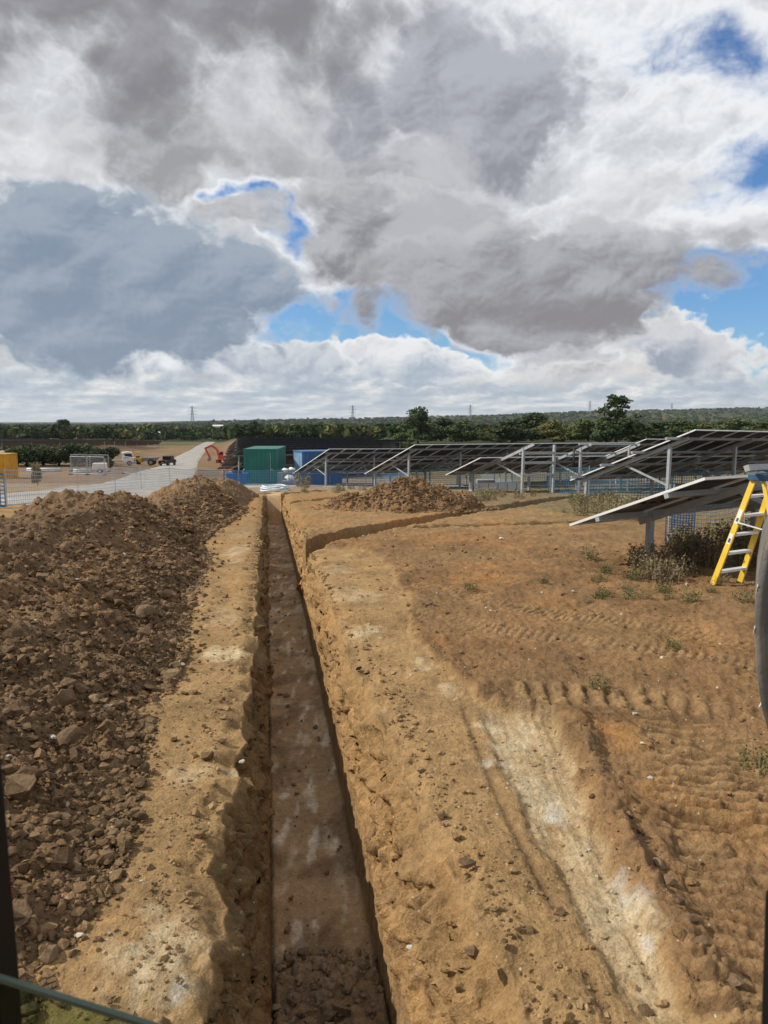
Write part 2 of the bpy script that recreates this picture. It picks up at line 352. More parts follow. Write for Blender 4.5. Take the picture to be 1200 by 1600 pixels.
def gravel_mat():
    m = bpy.data.materials.new('gravel'); m.use_nodes = True; T = NT(m.node_tree); b = T.n['Principled BSDF']
    p = T.new('ShaderNodeNewGeometry').outputs['Position']
    n1 = T.noise(p, 0.35, 6, 0.65)[0]; n2 = T.noise(p, 9, 5, 0.75)[0]
    c = T.ramp(n1, [(0.3, (.20, .18, .155)), (0.5, (.29, .275, .255)), (0.7, (.36, .35, .335))])
    T.l.new(T.vmath('SCALE', c, scale=T.math('MULTIPLY_ADD', T.math('SUBTRACT', n2, 0.5), 0.8, 1.0)), b.inputs['Base Color']); b.inputs['Roughness'].default_value = 0.95
    bn = T.new('ShaderNodeBump'); bn.inputs['Strength'].default_value = 0.6; bn.inputs['Distance'].default_value = 0.05
    T.l.new(n2, bn.inputs['Height']); T.l.new(bn.outputs[0], b.inputs['Normal']); MATS['gravel'] = m
gravel_mat()
def leaf_mat(name, a, b_, c_, scale=0.35):
    m = bpy.data.materials.new(name); m.use_nodes = True; T = NT(m.node_tree); b = T.n['Principled BSDF']
    p = T.new('ShaderNodeNewGeometry').outputs['Position']; oi = T.new('ShaderNodeObjectInfo').outputs['Random']
    n = T.noise(p, scale, 4, 0.6)[0]; n2 = T.noise(p, scale * 9, 3, 0.6)[0]
    f = T.math('ADD', T.math('MULTIPLY', n, 0.75), T.math('MULTIPLY_ADD', n2, 0.25, T.math('MULTIPLY', T.math('SUBTRACT', oi, 0.5), 0.22)))
    T.l.new(T.ramp(f, [(0.3, a), (0.5, b_), (0.72, c_)]), b.inputs['Base Color']); b.inputs['Roughness'].default_value = 0.7; b.inputs['Specular IOR Level'].default_value = 0.2
    MATS[name] = m; return m
leaf_mat('leaf_dark', (0.020, 0.037, 0.017), (0.037, 0.061, 0.025), (0.068, 0.099, 0.034))
mat('cells_far', (.065, .08, .115), .35, var=.2); leaf_mat('leaf_mid', (0.035, 0.058, 0.021), (0.067, 0.099, 0.032), (0.120, 0.152, 0.048))  # cells_far: bluish sky reflection and haze put into the panel colour
leaf_mat('leaf_olive', (0.061, 0.068, 0.022), (0.108, 0.115, 0.034), (0.176, 0.162, 0.047))
leaf_mat('leaf_gold', (.08, .075, .02), (.14, .125, .035), (.21, .18, .05))
leaf_mat('leaf_weed', (.14, .12, .06), (.22, .185, .10), (.31, .26, .15), 2.0)
leaf_mat('leaf_brown', (.09, .065, .040), (.15, .11, .068), (.22, .165, .105), 2.0)
leaf_mat('leaf_green', (.05, .065, .02), (.08, .10, .03), (.12, .14, .05), 2.0)
mat('bark', (.07, .055, .04), .9, var=.3)
mat('galv', (.34, .37, .40), .5, .2, .12, 8, dirt=(.30, .29, .27), dirt_amt=.25)
mat('alu', (.72, .73, .74), .42, .15, .06, 5); mat('frame_dark', (.05, .055, .065), .5)
mat('black_paint', (.012, .012, .013), .5, var=.3); mat('cab_black', (.004, .004, .0045), .7, var=.2, spec=.2); mat('glass_edge', (.02, .035, .028), .4)
mat('glass_dark', (.02, .025, .03), .12, var=.1)
mat('rubber', (.02, .02, .02), .85, var=.3)
mat('green_paint', (.012, .145, .115), .5, .0, .14, 1.2, dirt=(.05, .10, .08), dirt_amt=.4)
mat('blue_paint', (.035, .115, .30), .5, .0, .16, 1.2, dirt=(.12, .16, .22), dirt_amt=.4)
mat('blue_paint_sunlit', (.22, .36, .52), .55, .0, .16, 1.2, dirt=(.28, .33, .38), dirt_amt=.5)  # same blue container, sunlight on its end wall put into the colour
mat('skip_blue', (.012, .10, .42), .5, .0, .14, 2)
mat('yellow_paint', (.62, .33, .02), .5, .0, .14, 1.4, dirt=(.35, .20, .05), dirt_amt=.5)
mat('ladder_yellow', (.74, .50, .05), .45, .0, .08, 3, dirt=(.45, .33, .12), dirt_amt=.5)
mat('cap_blue', (.02, .085, .17), .55)
mat('red_paint', (.60, .075, .035), .45, .0, .15, 1.5, dirt=(.25, .10, .06), dirt_amt=.4)
mat('white_paint', (.78, .78, .76), .5, .0, .08, 2, dirt=(.45, .40, .33), dirt_amt=.4)
mat('grey_paint', (.22, .23, .24), .6)
mat('net_blue', (.03, .15, .33), .55, var=.2, scale=.8)
mat('net_teal', (.07, .22, .33), .55, var=.2, scale=.8)
mat('net_grey', (.36, .43, .52), .55, var=.2, scale=.8)
mat('net_orange', (.75, .16, .06), .55, var=.2, scale=.8)
mat('bag_white', (.75, .74, .70), .8, var=.1)
mat('pipe_white', (.62, .70, .76), .5, var=.1)
mat('stone_white', (.46, .42, .35), .85, var=.15, scale=20)
mat('timber', (.33, .26, .18), .8, var=.25)
mat('steel_worn', (.13, .125, .115), .62, .35, .2, 5, bump=.25, bscale=60, dirt=(.30, .26, .21), dirt_amt=.6)
mat('pylon_steel', (.20, .22, .24), .7, .2)
mat('roof_pale', (.62, .60, .58), .7); mat('wall_brick', (.42, .33, .27), .8)
mat('flower', (.75, .60, .04), .6)
def cell_mat():
    m = bpy.data.materials.new('cells'); m.use_nodes = True; T = NT(m.node_tree); b = T.n['Principled BSDF']
    tc = T.new('ShaderNodeTexCoord').outputs['Object']
    br = T.new('ShaderNodeTexBrick', offset=0.0); T.l.new(tc, br.inputs['Vector'])
    for k, v in (('Color1', (.013, .014, .020, 1)), ('Color2', (.016, .016, .023, 1)), ('Mortar', (.035, .034, .033, 1)), ('Scale', 1.0), ('Mortar Size', .004), ('Brick Width', .186), ('Row Height', .186)): br.inputs[k].default_value = v
    T.l.new(br.outputs[0], b.inputs['Base Color']); b.inputs['Roughness'].default_value = 0.35; b.inputs['Specular IOR Level'].default_value = 0.2
    MATS['cells'] = m
cell_mat()
def net_glass():
    m = bpy.data.materials.new('tinted_glass'); m.use_nodes = True; T = NT(m.node_tree); b = T.n['Principled BSDF']
    b.inputs['Base Color'].default_value = (.42, .56, .42, 1); b.inputs['Roughness'].default_value = 0.02; b.inputs['Transmission Weight'].default_value = 1.0; b.inputs['IOR'].default_value = 1.1
    MATS['tinted_glass'] = m
net_glass()

# ------------------------------------------------------------------ the ground: trench, scraped strips, tracks
SAND, BROWN, ORANGE = np.array([.325, .212, .102]), np.array([.222, .132, .064]), np.array([.33, .160, .058])
PALE, CLAY, DARK, SPOIL = np.array([.54, .445, .29]), np.array([.46, .43, .375]), np.array([.120, .078, .046]), np.array([.190, .122, .069])
def trench_c(Y): return -.29 - .156 * (Y - 3.7)
FLOOR_HW, DEPTH = .31, 1.0
def polyd(X, Y, poly):
    best = np.full(np.shape(X), 1e9); along = np.zeros(np.shape(X)); acc = 0
    for (x0, y0), (x1, y1) in zip(poly[:-1], poly[1:]):
        dx, dy = x1 - x0, y1 - y0; L = math.hypot(dx, dy)
        t = np.clip(((X - x0) * dx + (Y - y0) * dy) / L / L, 0, 1); d = np.hypot(X - x0 - t * dx, Y - y0 - t * dy)
        m = d < best; best = np.where(m, d, best); along = np.where(m, acc + t * L, along); acc += L
    return best, along
def pxs(*pts): return [tuple(ground_at(*p)[:2]) for p in pts]
BRANCHES = [  # poly, half width, depth
    ([(-1.75, 12.75), (-.55, 15.2), (.95, 17.95), (3.55, 21.85), (6.4, 26.9), (9.5, 31), (13, 35.5)], .30, .62),
    ([(.95, 16.15), (2.2, 16.6), (3.9, 17.0), (5.2, 17.6)], .22, .42),
    ([(-3.1, 23.3), (-2.3, 25.5), (-1.2, 29.0), (-.4, 30.2)], .2, .22),
    ([(-4.25, 29.3), (-3.9, 31.0), (-2.6, 34.0)], .30, .75)]
TRACKS = [(pxs((640, 915), (760, 945), (900, 968), (1060, 990), (1260, 1030)), .22, .075, .022),
          (pxs((650, 960), (760, 985), (900, 1005), (1200, 1050)), .18, .085, .012),
          (pxs((800, 1085), (900, 1090), (1040, 1100), (1260, 1125)), .26, .15, .034),
          (pxs((1150, 1330), (1125, 1260), (1105, 1200), (1085, 1140)), .36, .105, .036),
          (pxs((1120, 1300), (1150, 1400), (1175, 1520), (1190, 1660)), .24, .115, .038)]
XB_Y, XB_X = zip(*[(1.0, 1.25), (2.5, 1.2), (2.9, 1.16), (3.5, 1.15), (4.5, 1.22), (5.3, 1.32), (5.6, .78), (6.5, .56), (7.4, .30), (9.4, .33), (12.4, -.1), (13.2, -.6)])
def sand_edge(Y): return np.interp(Y, XB_Y, XB_X)
def ell_px(px, py, rx, ry, rot=0.0):
    """an oval patch on the ground given by the photograph's points: centre and half axes in metres"""
    p = ground_at(px, py); return (p.x, p.y, rx, ry, rot)
PALE_P = [(*ell_px(815, 1150, .22, .38, .0), 1.0), (*ell_px(845, 1235, .12, .28, .1), .8), (*ell_px(905, 1330, .1, .25, .1), .45), (*ell_px(975, 1420, .085, .25, .2), .9), (*ell_px(1000, 1470, .05, .12, .1), .6),
          (*ell_px(565, 990, .25, .28, 0), .75), (*ell_px(660, 1035, .14, .22, 0), .55), (*ell_px(560, 930, .3, .35, 0), .4), (*ell_px(700, 1075, .10, .16, 0), .5), (*ell_px(530, 890, .25, .5, 0), .35),
          (*ell_px(350, 1020, .16, .25, 0), .85), (*ell_px(300, 1200, .28, .22, 0), .5), (*ell_px(365, 1195, .05, .12, 0), .8), (*ell_px(250, 1490, .16, .30, .3), .75), (*ell_px(365, 865, .25, .7, 0), .6), (*ell_px(385, 830, .2, 1.2, 0), .35), (*ell_px(340, 960, .3, .4, 0), .35), (*ell_px(180, 1500, .10, .2, .3), .4)]
CLAY_P = [(*ell_px(870, 1265, .05, .1, 0), .9), (*ell_px(985, 1395, .045, .16, .2), .9), (*ell_px(770, 1190, .1, .06, 0), .5), (*ell_px(1003, 1468, .03, .08, .1), .8), (*ell_px(860, 1110, .09, .12, 0), .5), (*ell_px(275, 1540, .03, .09, .2), .8)]
ORANGE_P = [(*ell_px(760, 905, .9, 1.0, 0), .8), (*ell_px(870, 950, .7, .7, 0), .5), (*ell_px(960, 1150, .4, .3, 0), .9), (*ell_px(1160, 1310, .25, .3, 0), .7), (*ell_px(1120, 1010, .8, .4, 0), .5), (*ell_px(720, 845, 1.5, 1.5, 0), .55), (*ell_px(1030, 1240, .2, .15, 0), .5), (*ell_px(545, 850, .5, 1.0, 0), .5), (*ell_px(480, 800, 1.0, 3.0, 0), .8), (*ell_px(400, 780, .5, 4.0, 0), .6), (*ell_px(690, 1010, .15, .3, 0), .6), (*ell_px(1000, 900, .8, .8, 0), .4)]
def patch(X, Y, L, nz):
    m = np.zeros(np.shape(X))
    for (cx, cy, rx, ry, rot, wt) in L:
        dx, dy = X - cx, Y - cy; c, s = math.cos(rot), math.sin(rot)
        q = np.hypot((c * dx + s * dy) / rx, (-s * dx + c * dy) / ry); m = np.maximum(m, wt * sst(1.0 - q + nz * .8, -.1, .75))
    return m
def carve(X, Y):
    c = np.zeros(np.shape(X))
    for poly, hw, dep in BRANCHES:
        d, al = polyd(X, Y, poly); d = d + .05 * pn(X * 2.2, Y * 2.2, 41) + .02 * pn(X * 9, Y * 9, 42)
        c = np.maximum(c, dep * (1 - sst(d, hw - .05, hw + .09)))
        rimb = .05 * np.exp(-((d - hw - .22) / .10) ** 2); c = np.where(c < .01, c - rimb * (.5 + pn(X * 1.7, Y * 1.7, 43)), c)
    return c
def lumps(X, Y, cell, seed, prob=.8):
    """rounded lumps standing on a surface (jittered cells)"""
    gx, gy = np.floor(X / cell).astype(int), np.floor(Y / cell).astype(int); out = np.zeros(np.shape(X))
    for dx in (-1, 0, 1):
        for dy in (-1, 0, 1):
            h = PERM[(PERM[(gx + dx + seed * 17) & 4095] + gy + dy) & 4095]; h2 = PERM[(h + 77) & 4095]; h3 = PERM[(h2 + 191) & 4095]
            cx, cy = (gx + dx + .15 + .7 * h / 4096) * cell, (gy + dy + .15 + .7 * h2 / 4096) * cell; rr = cell * (.28 + .34 * h3 / 4096)
            q = 1 - ((X - cx) ** 2 + (Y - cy) ** 2) / rr ** 2
            out = np.maximum(out, np.where(h3 / 4096 < prob, np.sqrt(np.maximum(q, 0)) * rr * .8, 0))
    return out
def rough_ground(X, Y, cheap=False):
    """relief of the worked ground above the lie of the land, and its colour"""
    fade = 1 - sst(Y, 45, 60)
    xb = sand_edge(Y); nz = fbm(X, Y, 2.5, 4, 20)
    right = X > trench_c(Y)
    wob = .09 * nz + .03 * pn(X * 9, Y * 9, 25)
    sand = np.where(right, sst(xb + wob - X, -.03, .06) * (Y < 13.3), 1.0)
    # left of the trench the sandy bench runs to the foot of the heap
    h = .035 * fbm(X, Y, .9, 3, 1) + .014 * fbm(X, Y, 4.5, 4, 5) + .010 * np.abs(fbm(X, Y, 16, 3, 9))
    rough = (1 - sand)
    h = h + rough * (.035 + .016 * fbm(X, Y, 6, 4, 14) + .02 * np.maximum(fbm(X, Y, 11, 3, 17), 0))
    h = h - sand * .012
    gritm = sst(fbm(X, Y, .9, 3, 18), -.35, .45)
    m_ = (Y > 1.4) & (Y < 9)
    h[m_] += (lumps(X[m_], Y[m_], .045, 11, .45) * .45 + lumps(X[m_], Y[m_], .11, 12, .22) * .40) * (gritm * (.30 + .70 * rough))[m_]
    d_ = np.abs(X - trench_c(Y)); sh = (1 - sst(d_, .55, .95)) * m_ * sst(pn(X * 1.3, Y * 1.3, 19), -.4, .4)
    h = h + sh * lumps(X, Y, .10, 13, .6) * .6
    tr = np.zeros(np.shape(X)); pad = np.zeros(np.shape(X))
    for poly, hw, wl, amp in TRACKS:
        m = (Y > 1.5) & (Y < 13.5) & (X > -1)
        d, al = polyd(X[m], Y[m], poly)
        band = (1 - sst(d, hw * .75, hw * 1.1)) * (.45 + .55 * sst(pn(X[m] * .9, Y[m] * .9, 51), -.5, .3))
        ph = al / wl + .10 * pn(X[m] * 3, Y[m] * 3, 52)
        cleat = np.abs(np.sin(np.pi * ph)) - .62 + .16 * np.sin(d / hw * 7 + np.floor(ph) * 2.4)
        h[m] += band * (amp * 1.25 * np.clip(cleat, -.5, .25) - .012); tr[m] = np.maximum(tr[m], band * (cleat < -.12)); pad[m] = np.maximum(pad[m], band * sst(cleat, .0, .2))
    near = (Y < 5.6) & (Y > 1.2)
    berm = np.exp(-((X - xb - .10 - .05 * nz) / .075) ** 2) * near * sst(pn(X * 1.5, Y * 1.5, 61), -.9, .3)
    h = h + berm * (.055 + .05 * np.abs(fbm(X, Y, 10, 3, 62)))
    # smear grooves left by the bucket along the scraped strip
    cl = np.interp(Y, [2.5, 3.4, 4.3, 5.4], [1.03, .98, .96, 1.0]); hw = np.interp(Y, [2.5, 3.4, 4.3, 5.4], [.11, .15, .22, .30])
    strip = sst(hw - np.abs(X - cl) + .05 * nz, -.02, .06) * sst(Y, 2.4, 2.7) * (1 - sst(Y, 5.35, 5.6))
    groove = pn((X - cl) * 26, Y * 1.2, 63)
    h = h - strip * (.035 + .010 * h * 0) + strip * .004 * groove
    h = h - .02 * np.exp(-((X - cl + hw + .08) / .025) ** 2) * near * (pn(Y * 1.5, X, 64) > -.2)
    h = h * fade
    # colours
    nb = fbm(X, Y, 1.1, 4, 30); nf = fbm(X, Y, 7, 3, 34)
    C = np.empty(np.shape(X) + (3,)); C[:] = BROWN
    C = C * (1 + .22 * nb[..., None])
    def put(m, col): 
        nonlocal C
        C = C * (1 - m[..., None]) + np.asarray(col) * m[..., None]
    put(np.clip(.42 * sst(fbm(X, Y, .55, 3, 36), -.1, .6) * rough, 0, 1), SAND * .8)
    put(patch(X, Y, ORANGE_P, nb + .5 * nf) * (1 - .75 * sand * (Y < 12)) * .85, ORANGE * np.array([.93, 1.0, 1.05]))
    left = ~right
    put(sand * np.where(left, .85, .9), SAND * np.array([1.04, 1.03, 1.0]))
    put(np.where(right, 0, 1) * sst(nb + .5 * nf, .0, .6) * .6, SAND * .68)
    put(sand * (.60 * sst(fbm(X, Y, 1.7, 4, 37), .0, .5)) * right * (Y > 2), np.array([.215, .140, .070]))
    put(np.clip(patch(X, Y, PALE_P, nb + .5 * nf) * (.8 + .35 * nf), 0, 1), PALE)
    put(np.clip(strip * (.38 + .40 * groove), 0, .72), PALE * .95)
    put(np.exp(-((X - cl + hw + .08) / .03) ** 2) * near * .5 * (pn(Y * 1.5, X, 64) > -.2), np.array([.13, .085, .048]))
    put(np.clip(patch(X, Y, CLAY_P, nb + .6 * nf) * (.5 + .6 * nf), 0, 1), CLAY)
    put(np.clip(berm * .8, 0, 1) * sst(nf, -.5, .2), np.array([.16, .10, .055]))
    put(tr * .5, np.array([.11, .072, .042])); put(pad * .55, SAND * 1.1)
    # towards the containers: orange sand, then trodden grey-brown
    far = sst(Y, 13.5, 17) * sst(4.5 + .55 * (Y - 13) - np.abs(X + 1.0) + nb, 0, 1.5)
    put(far * .8, np.array([.29, .185, .088])); put(far * .45 * sst(fbm(X, Y, .6, 3, 38), 0, .5), ORANGE * 1.05)
    put(sst(Y + 2 * nb, 31, 36) * .8, np.array([.25, .20, .145]))
    grass = sst(.5 * (X - 2) + nb * 1.2 + .35 * nf - np.abs(Y - 17 - X * .9) * .16, .3, 1.5) * sst(Y, 12, 15)  # weedy ground; some shade of the tables is put into its colour too
    put(grass * .6, np.array([.17, .135, .065]))
    under = sst(Y - (44 - 1.02 * X) * .0 + X * .62 - 21.5 + 2.2 * nb, 0, 3.5) * sst(X, -1, 3); put(under * .75, np.array([.17, .135, .08]) * (1 + .25 * nf[..., None]))  # below the tables: weeds, plus table shade put into the soil colour
    return h, C

def build_ground():
    Yr = np.concatenate([np.linspace(-7, 1.5, 26), np.exp(np.arange(math.log(1.6), math.log(62.0), .0043))]); Yr[-1] = 62.0
    nr = len(Yr); Yp = np.maximum(Yr, 2.0)
    c = trench_c(Yr)
    dep = DEPTH * (1 - sst(Yr, 29.0, 30.0)) * (1 + .03 * pn(Yr * .4, 0 * Yr, 70))
    near = np.interp(Yr, [2, 4, 7, 12], [1.0, .9, .45, .30])
    rimL = .36 + near * (.25 + .16 * pn(Yr * 1.1, 0 * Yr + 3.3, 71) + .05 * pn(Yr * 2.6, 0 * Yr, 72) + .03 * pn(Yr * 8, 0 * Yr, 76) - .10 * np.abs(pn(Yr * 1.7, 0 * Yr + 5, 77)))
    rimR = .36 + near * (.24 + .13 * pn(Yr * .9, 0 * Yr + 9.1, 73) + .06 * pn(Yr * 2.3, 0 * Yr, 74) + .03 * pn(Yr * 7, 0 * Yr, 78))
    tL = np.linspace(1, 0, 46); tR = tL[::-1]; nfl = 26
    il = np.linspace(0, 1, 150)[::-1]; ir = np.linspace(0, 1, 330)
    ol = np.linspace(0, 1, 22)[1:][::-1]; orr = np.linspace(0, 1, 22)[1:]
    eL = -(.60 * Yp + 1.2) ; eR = (.58 * Yp + .8); EL = -(1.25 * Yp + 9); ER = (1.25 * Yp + 9)
    xl, xr = (c - rimL)[:, None], (c + rimR)[:, None]
    XoL = eL[:, None] + (EL - eL)[:, None] * ol; XiL = xl + (eL[:, None] - xl) * il ** 1.15
    XiR = xr + (eR[:, None] - xr) * ir ** 1.10; XoR = eR[:, None] + (ER - eR)[:, None] * orr
    Xg = np.concatenate([XoL, XiL, XiR, XoR], 1); Yg = np.repeat(Yr[:, None], Xg.shape[1], 1)
    nL = XoL.shape[1] + XiL.shape[1]
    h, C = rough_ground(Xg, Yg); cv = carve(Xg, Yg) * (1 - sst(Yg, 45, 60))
    Zg = gz(Xg, Yg) + h - cv
    wall = sst(cv, .05, .3) ; C = C * (1 - .0 * wall[..., None])
    # crumbled shoulders of the trench
    for sl, xx, sg in ((slice(0, nL), xl, -1), (slice(nL, None), xr, 1)):
        dd = (Xg[:, sl] - xx) * sg
        Zg[:, sl] -= np.exp(-(dd / .10) ** 2) * .05 * (dep[:, None] > .3) * (1 + pn(Xg[:, sl] * 6, Yg[:, sl] * 6, 75))
    zl, zr = Zg[:, nL - 1], Zg[:, nL]
    def wallpts(t, rim, zrim, sg, seed):
        T_, Yw = np.meshgrid(t, Yr); zf = zrim[:, None] * 0 + (gz(c, Yr) - dep)[:, None]
        b = np.where(T_ < .42, .10 * T_ / .42, .10 + .90 * np.clip((T_ - .42) / .58, 0, 1) ** 1.05)
        off = FLOOR_HW + (rim[:, None] - FLOOR_HW) * b
        amp = np.clip(dep, 0, 1)[:, None] * sst(T_, .28, .62) * (1 - sst(T_, .88, 1.0))
        rag = sst(pn(Yw * .8, T_ * 1.1, seed + 21), -.5, .5)
        n = .075 * fbm(Yw, T_ * 1.3, 1.5, 3, seed) + .045 * fbm(Yw + .5 * T_, T_ * 1.6, 5.5, 5, seed + 5, .62) - .05 * np.abs(fbm(Yw + .8 * T_, T_ * 1.1, 7, 4, seed + 9, .6)) + .02 * pn(Yw * 24 + T_ * 9, T_ * 6, seed + 15)
        n = np.minimum(n, .045 + .3 * (n - .045))
        n = n - (lumps(Yw, T_ * 1.15, .11, seed + 1, .5) * .38 + lumps(Yw, T_ * 1.15, .05, seed + 2, .8) * .7 * (Yw < 9)) * (.25 + .75 * rag)
        off = off + n * amp + .008 * pn(Yw * 22, T_ * 2, seed + 11) * np.clip(dep, 0, 1)[:, None] * (1 - sst(T_, .3, .5)) * sst(T_, 0, .1)
        z = zf + (zrim[:, None] - zf) * T_ + .07 * amp * fbm(Yw, T_ * 1.2, 6, 4, seed + 13, .6)
        return c[:, None] + sg * off, Yw, z, T_
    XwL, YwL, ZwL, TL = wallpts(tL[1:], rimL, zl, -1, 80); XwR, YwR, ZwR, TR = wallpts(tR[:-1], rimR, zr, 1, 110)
    # the branch trench breaks through the right-hand wall
    cvw = carve(XwR, YwR); gw = gz(XwR, YwR); ZwR = np.where(cvw > .1, np.minimum(ZwR, gw - cvw + .02), ZwR)
    u = np.linspace(-1, 1, nfl + 2)[1:-1]; U, Yf = np.meshgrid(u, Yr); Xf = c[:, None] + U * FLOOR_HW
    lump = sst(4.25 - Yf + .4 * pn(Xf * 3, Yf * 3, 130), 0, .5) * (Yf > 1.4)
    hf = .012 * fbm(Xf, Yf, 3, 3, 131) + .006 * fbm(Xf, Yf, 14, 3, 132) + lump * (.04 + .05 * np.abs(fbm(Xf, Yf, 5, 3, 133)) + lumps(Xf, Yf, .12, 31, .8) * .7 + lumps(Xf, Yf, .055, 32, .9) * .8) + .03 * np.abs(U) ** 6
    crumb = sst(fbm(Xf, Yf * .6, 2.2, 4, 134), .15, .5); hf = hf + crumb * (.02 * np.abs(fbm(Xf, Yf, 12, 3, 135)) + lumps(Xf, Yf, .06, 33, .6) * .5 * (Yf < 11))
    drag = np.maximum(pn(Xf * 2.2, Yf * 1.5, 136) + .5 * pn(Xf * 7, Yf * 5, 137) - .3, 0) * .7 * (1 - lump); hf = hf + drag * (.03 + lumps(Xf, Yf, .07, 34, .8) * .9) + np.exp(-((np.abs(U) - 1) / .10) ** 2) * (.02 + lumps(Xf, Yf, .06, 35, .7) * .7) * (Yf < 14)
    Zf = (gz(c, Yr) - dep)[:, None] + hf * (dep[:, None] > .2)
    # colours of walls and floor
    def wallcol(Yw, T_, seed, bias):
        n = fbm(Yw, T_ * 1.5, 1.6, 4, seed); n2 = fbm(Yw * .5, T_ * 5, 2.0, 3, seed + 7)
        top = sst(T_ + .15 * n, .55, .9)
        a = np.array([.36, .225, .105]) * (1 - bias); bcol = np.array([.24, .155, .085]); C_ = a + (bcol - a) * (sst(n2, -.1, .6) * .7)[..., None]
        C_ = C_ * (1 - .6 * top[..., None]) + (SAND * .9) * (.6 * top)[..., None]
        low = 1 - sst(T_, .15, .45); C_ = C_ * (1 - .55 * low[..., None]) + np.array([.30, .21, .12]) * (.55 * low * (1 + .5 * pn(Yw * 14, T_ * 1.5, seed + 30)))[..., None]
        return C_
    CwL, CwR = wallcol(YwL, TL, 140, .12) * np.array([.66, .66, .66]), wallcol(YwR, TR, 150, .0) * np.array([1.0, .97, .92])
    nfl1 = fbm(Xf, Yf, 1.3, 4, 160); nfl2 = fbm(Xf * 4, Yf * .7, 2.5, 5, 164)
    Cf = np.empty(Xf.shape + (3,)); Cf[:] = np.array([.43, .285, .16])
    m = (sst(nfl1 + .5 * nfl2, -.05, .45) * (1 - lump))[..., None]; Cf = Cf * (1 - .8 * m) + np.array([.58, .44, .285]) * .8 * m
    m = (sst(nfl2, .35, .7) * (1 - lump) * (Yf < 27))[..., None]; Cf = Cf * (1 - .6 * m) + np.array([.80, .72, .60]) * .6 * m
    m = np.maximum(np.maximum(crumb * .6, lump * .75), np.clip(drag * 2.2, 0, .7))[..., None]; Cf = Cf * (1 - m) + DARK * 1.5 * m
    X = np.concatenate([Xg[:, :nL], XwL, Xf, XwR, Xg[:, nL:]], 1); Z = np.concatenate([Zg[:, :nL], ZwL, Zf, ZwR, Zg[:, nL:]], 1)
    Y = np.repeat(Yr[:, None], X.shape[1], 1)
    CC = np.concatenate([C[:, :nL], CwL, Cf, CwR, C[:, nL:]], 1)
    nc = X.shape[1]; i = np.arange(nr - 1)[:, None] * nc + np.arange(nc - 1); Fq = np.stack([i, i + 1, i + nc + 1, i + nc], -1).reshape(-1, 4)
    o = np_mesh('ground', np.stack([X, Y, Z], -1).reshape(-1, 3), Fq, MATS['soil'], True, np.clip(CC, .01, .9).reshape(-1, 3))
    return tag(o, 'sandy clay ground cut by a long straight trench', None, None, 'structure')
ground = build_ground()
def surf(X, Y):
    """height of the worked ground outside the trench"""
    X = np.atleast_1d(np.asarray(X, float)); Y = np.atleast_1d(np.asarray(Y, float))
    h, _ = rough_ground(X.copy(), Y.copy()); return gz(X, Y) + h - carve(X, Y)

# far land: valley, fields, hills to the horizon
def build_far():
    Yr = np.exp(np.arange(math.log(61.0), math.log(9000), .017)); a = np.linspace(-1.5, 1.5, 421)
    Y, Aa = np.meshgrid(Yr, a, indexing='ij'); X = Aa * Y; Z = gz(X, Y); Z[0] -= .05
    n = fbm(X, Y, .02, 4, 200); C = np.empty(X.shape + (3,)); C[:] = np.array([.085, .088, .036])
    def put(m, col):
        nonlocal C
        C = C * (1 - m[..., None]) + np.asarray(col) * m[..., None]
    r = np.random.default_rng(5); K = 420
    pa = r.uniform(-1.4, 1.4, K); py = np.exp(r.uniform(math.log(380), math.log(8000), K)); cols = np.array([(.035, .046, .018), (.028, .040, .016), (.05, .056, .022), (.22, .18, .10), (.28, .23, .13), (.07, .072, .03), (.03, .04, .017)])[r.choice(7, K, p=[.29, .29, .14, .03, .03, .06, .16])]
    D = np.full(X.shape, 1e9); I = np.zeros(X.shape, int)
    for k in range(K):
        d = (np.log(Y / py[k]) * 1.3) ** 2 + ((Aa - pa[k]) * 4.5) ** 2; m = d < D; D[m] = d[m]; I[m] = k
    put(sst(Y, 420, 480), 0 * C); C = np.where((sst(Y, 420, 480) > .5)[..., None], cols[I], C * 1 + (sst(Y, 420, 480) > 0)[..., None] * .05)
    dirt = sst(-.165 - Aa + .03 * n, 0, .03) * (1 - sst(Y + 60 * n, 360, 420)); put(dirt * .95, np.array([.185, .120, .072]))
    put(dirt * sst(fbm(X, Y, .05, 4, 205), .1, .5) * .5, np.array([.25, .165, .095])); put(dirt * sst(fbm(X, Y, .03, 3, 208), .25, .6) * .5, np.array([.15, .12, .05]))
    rgt = sst(Aa, -.19, -.15) * (1 - sst(Y, 85, 110)); put(sst(Aa, -.2, -.17) * (1 - sst(Y, 420, 480)), np.array([.045, .05, .024])); put(rgt * .8, np.array([.16, .13, .075]))
    nc = X.shape[1]; i = np.arange(len(Yr) - 1)[:, None] * nc + np.arange(nc - 1); Fq = np.stack([i, i + 1, i + nc + 1, i + nc], -1).reshape(-1, 4)
    return tag(np_mesh('hills_terrain', np.stack([X, Y, Z], -1).reshape(-1, 3), Fq, MATS['far_land'], True, np.clip(C, .01, .9).reshape(-1, 3)), 'valley with brown site earth, hedged fields and low hills', None, None, 'structure')
build_far()

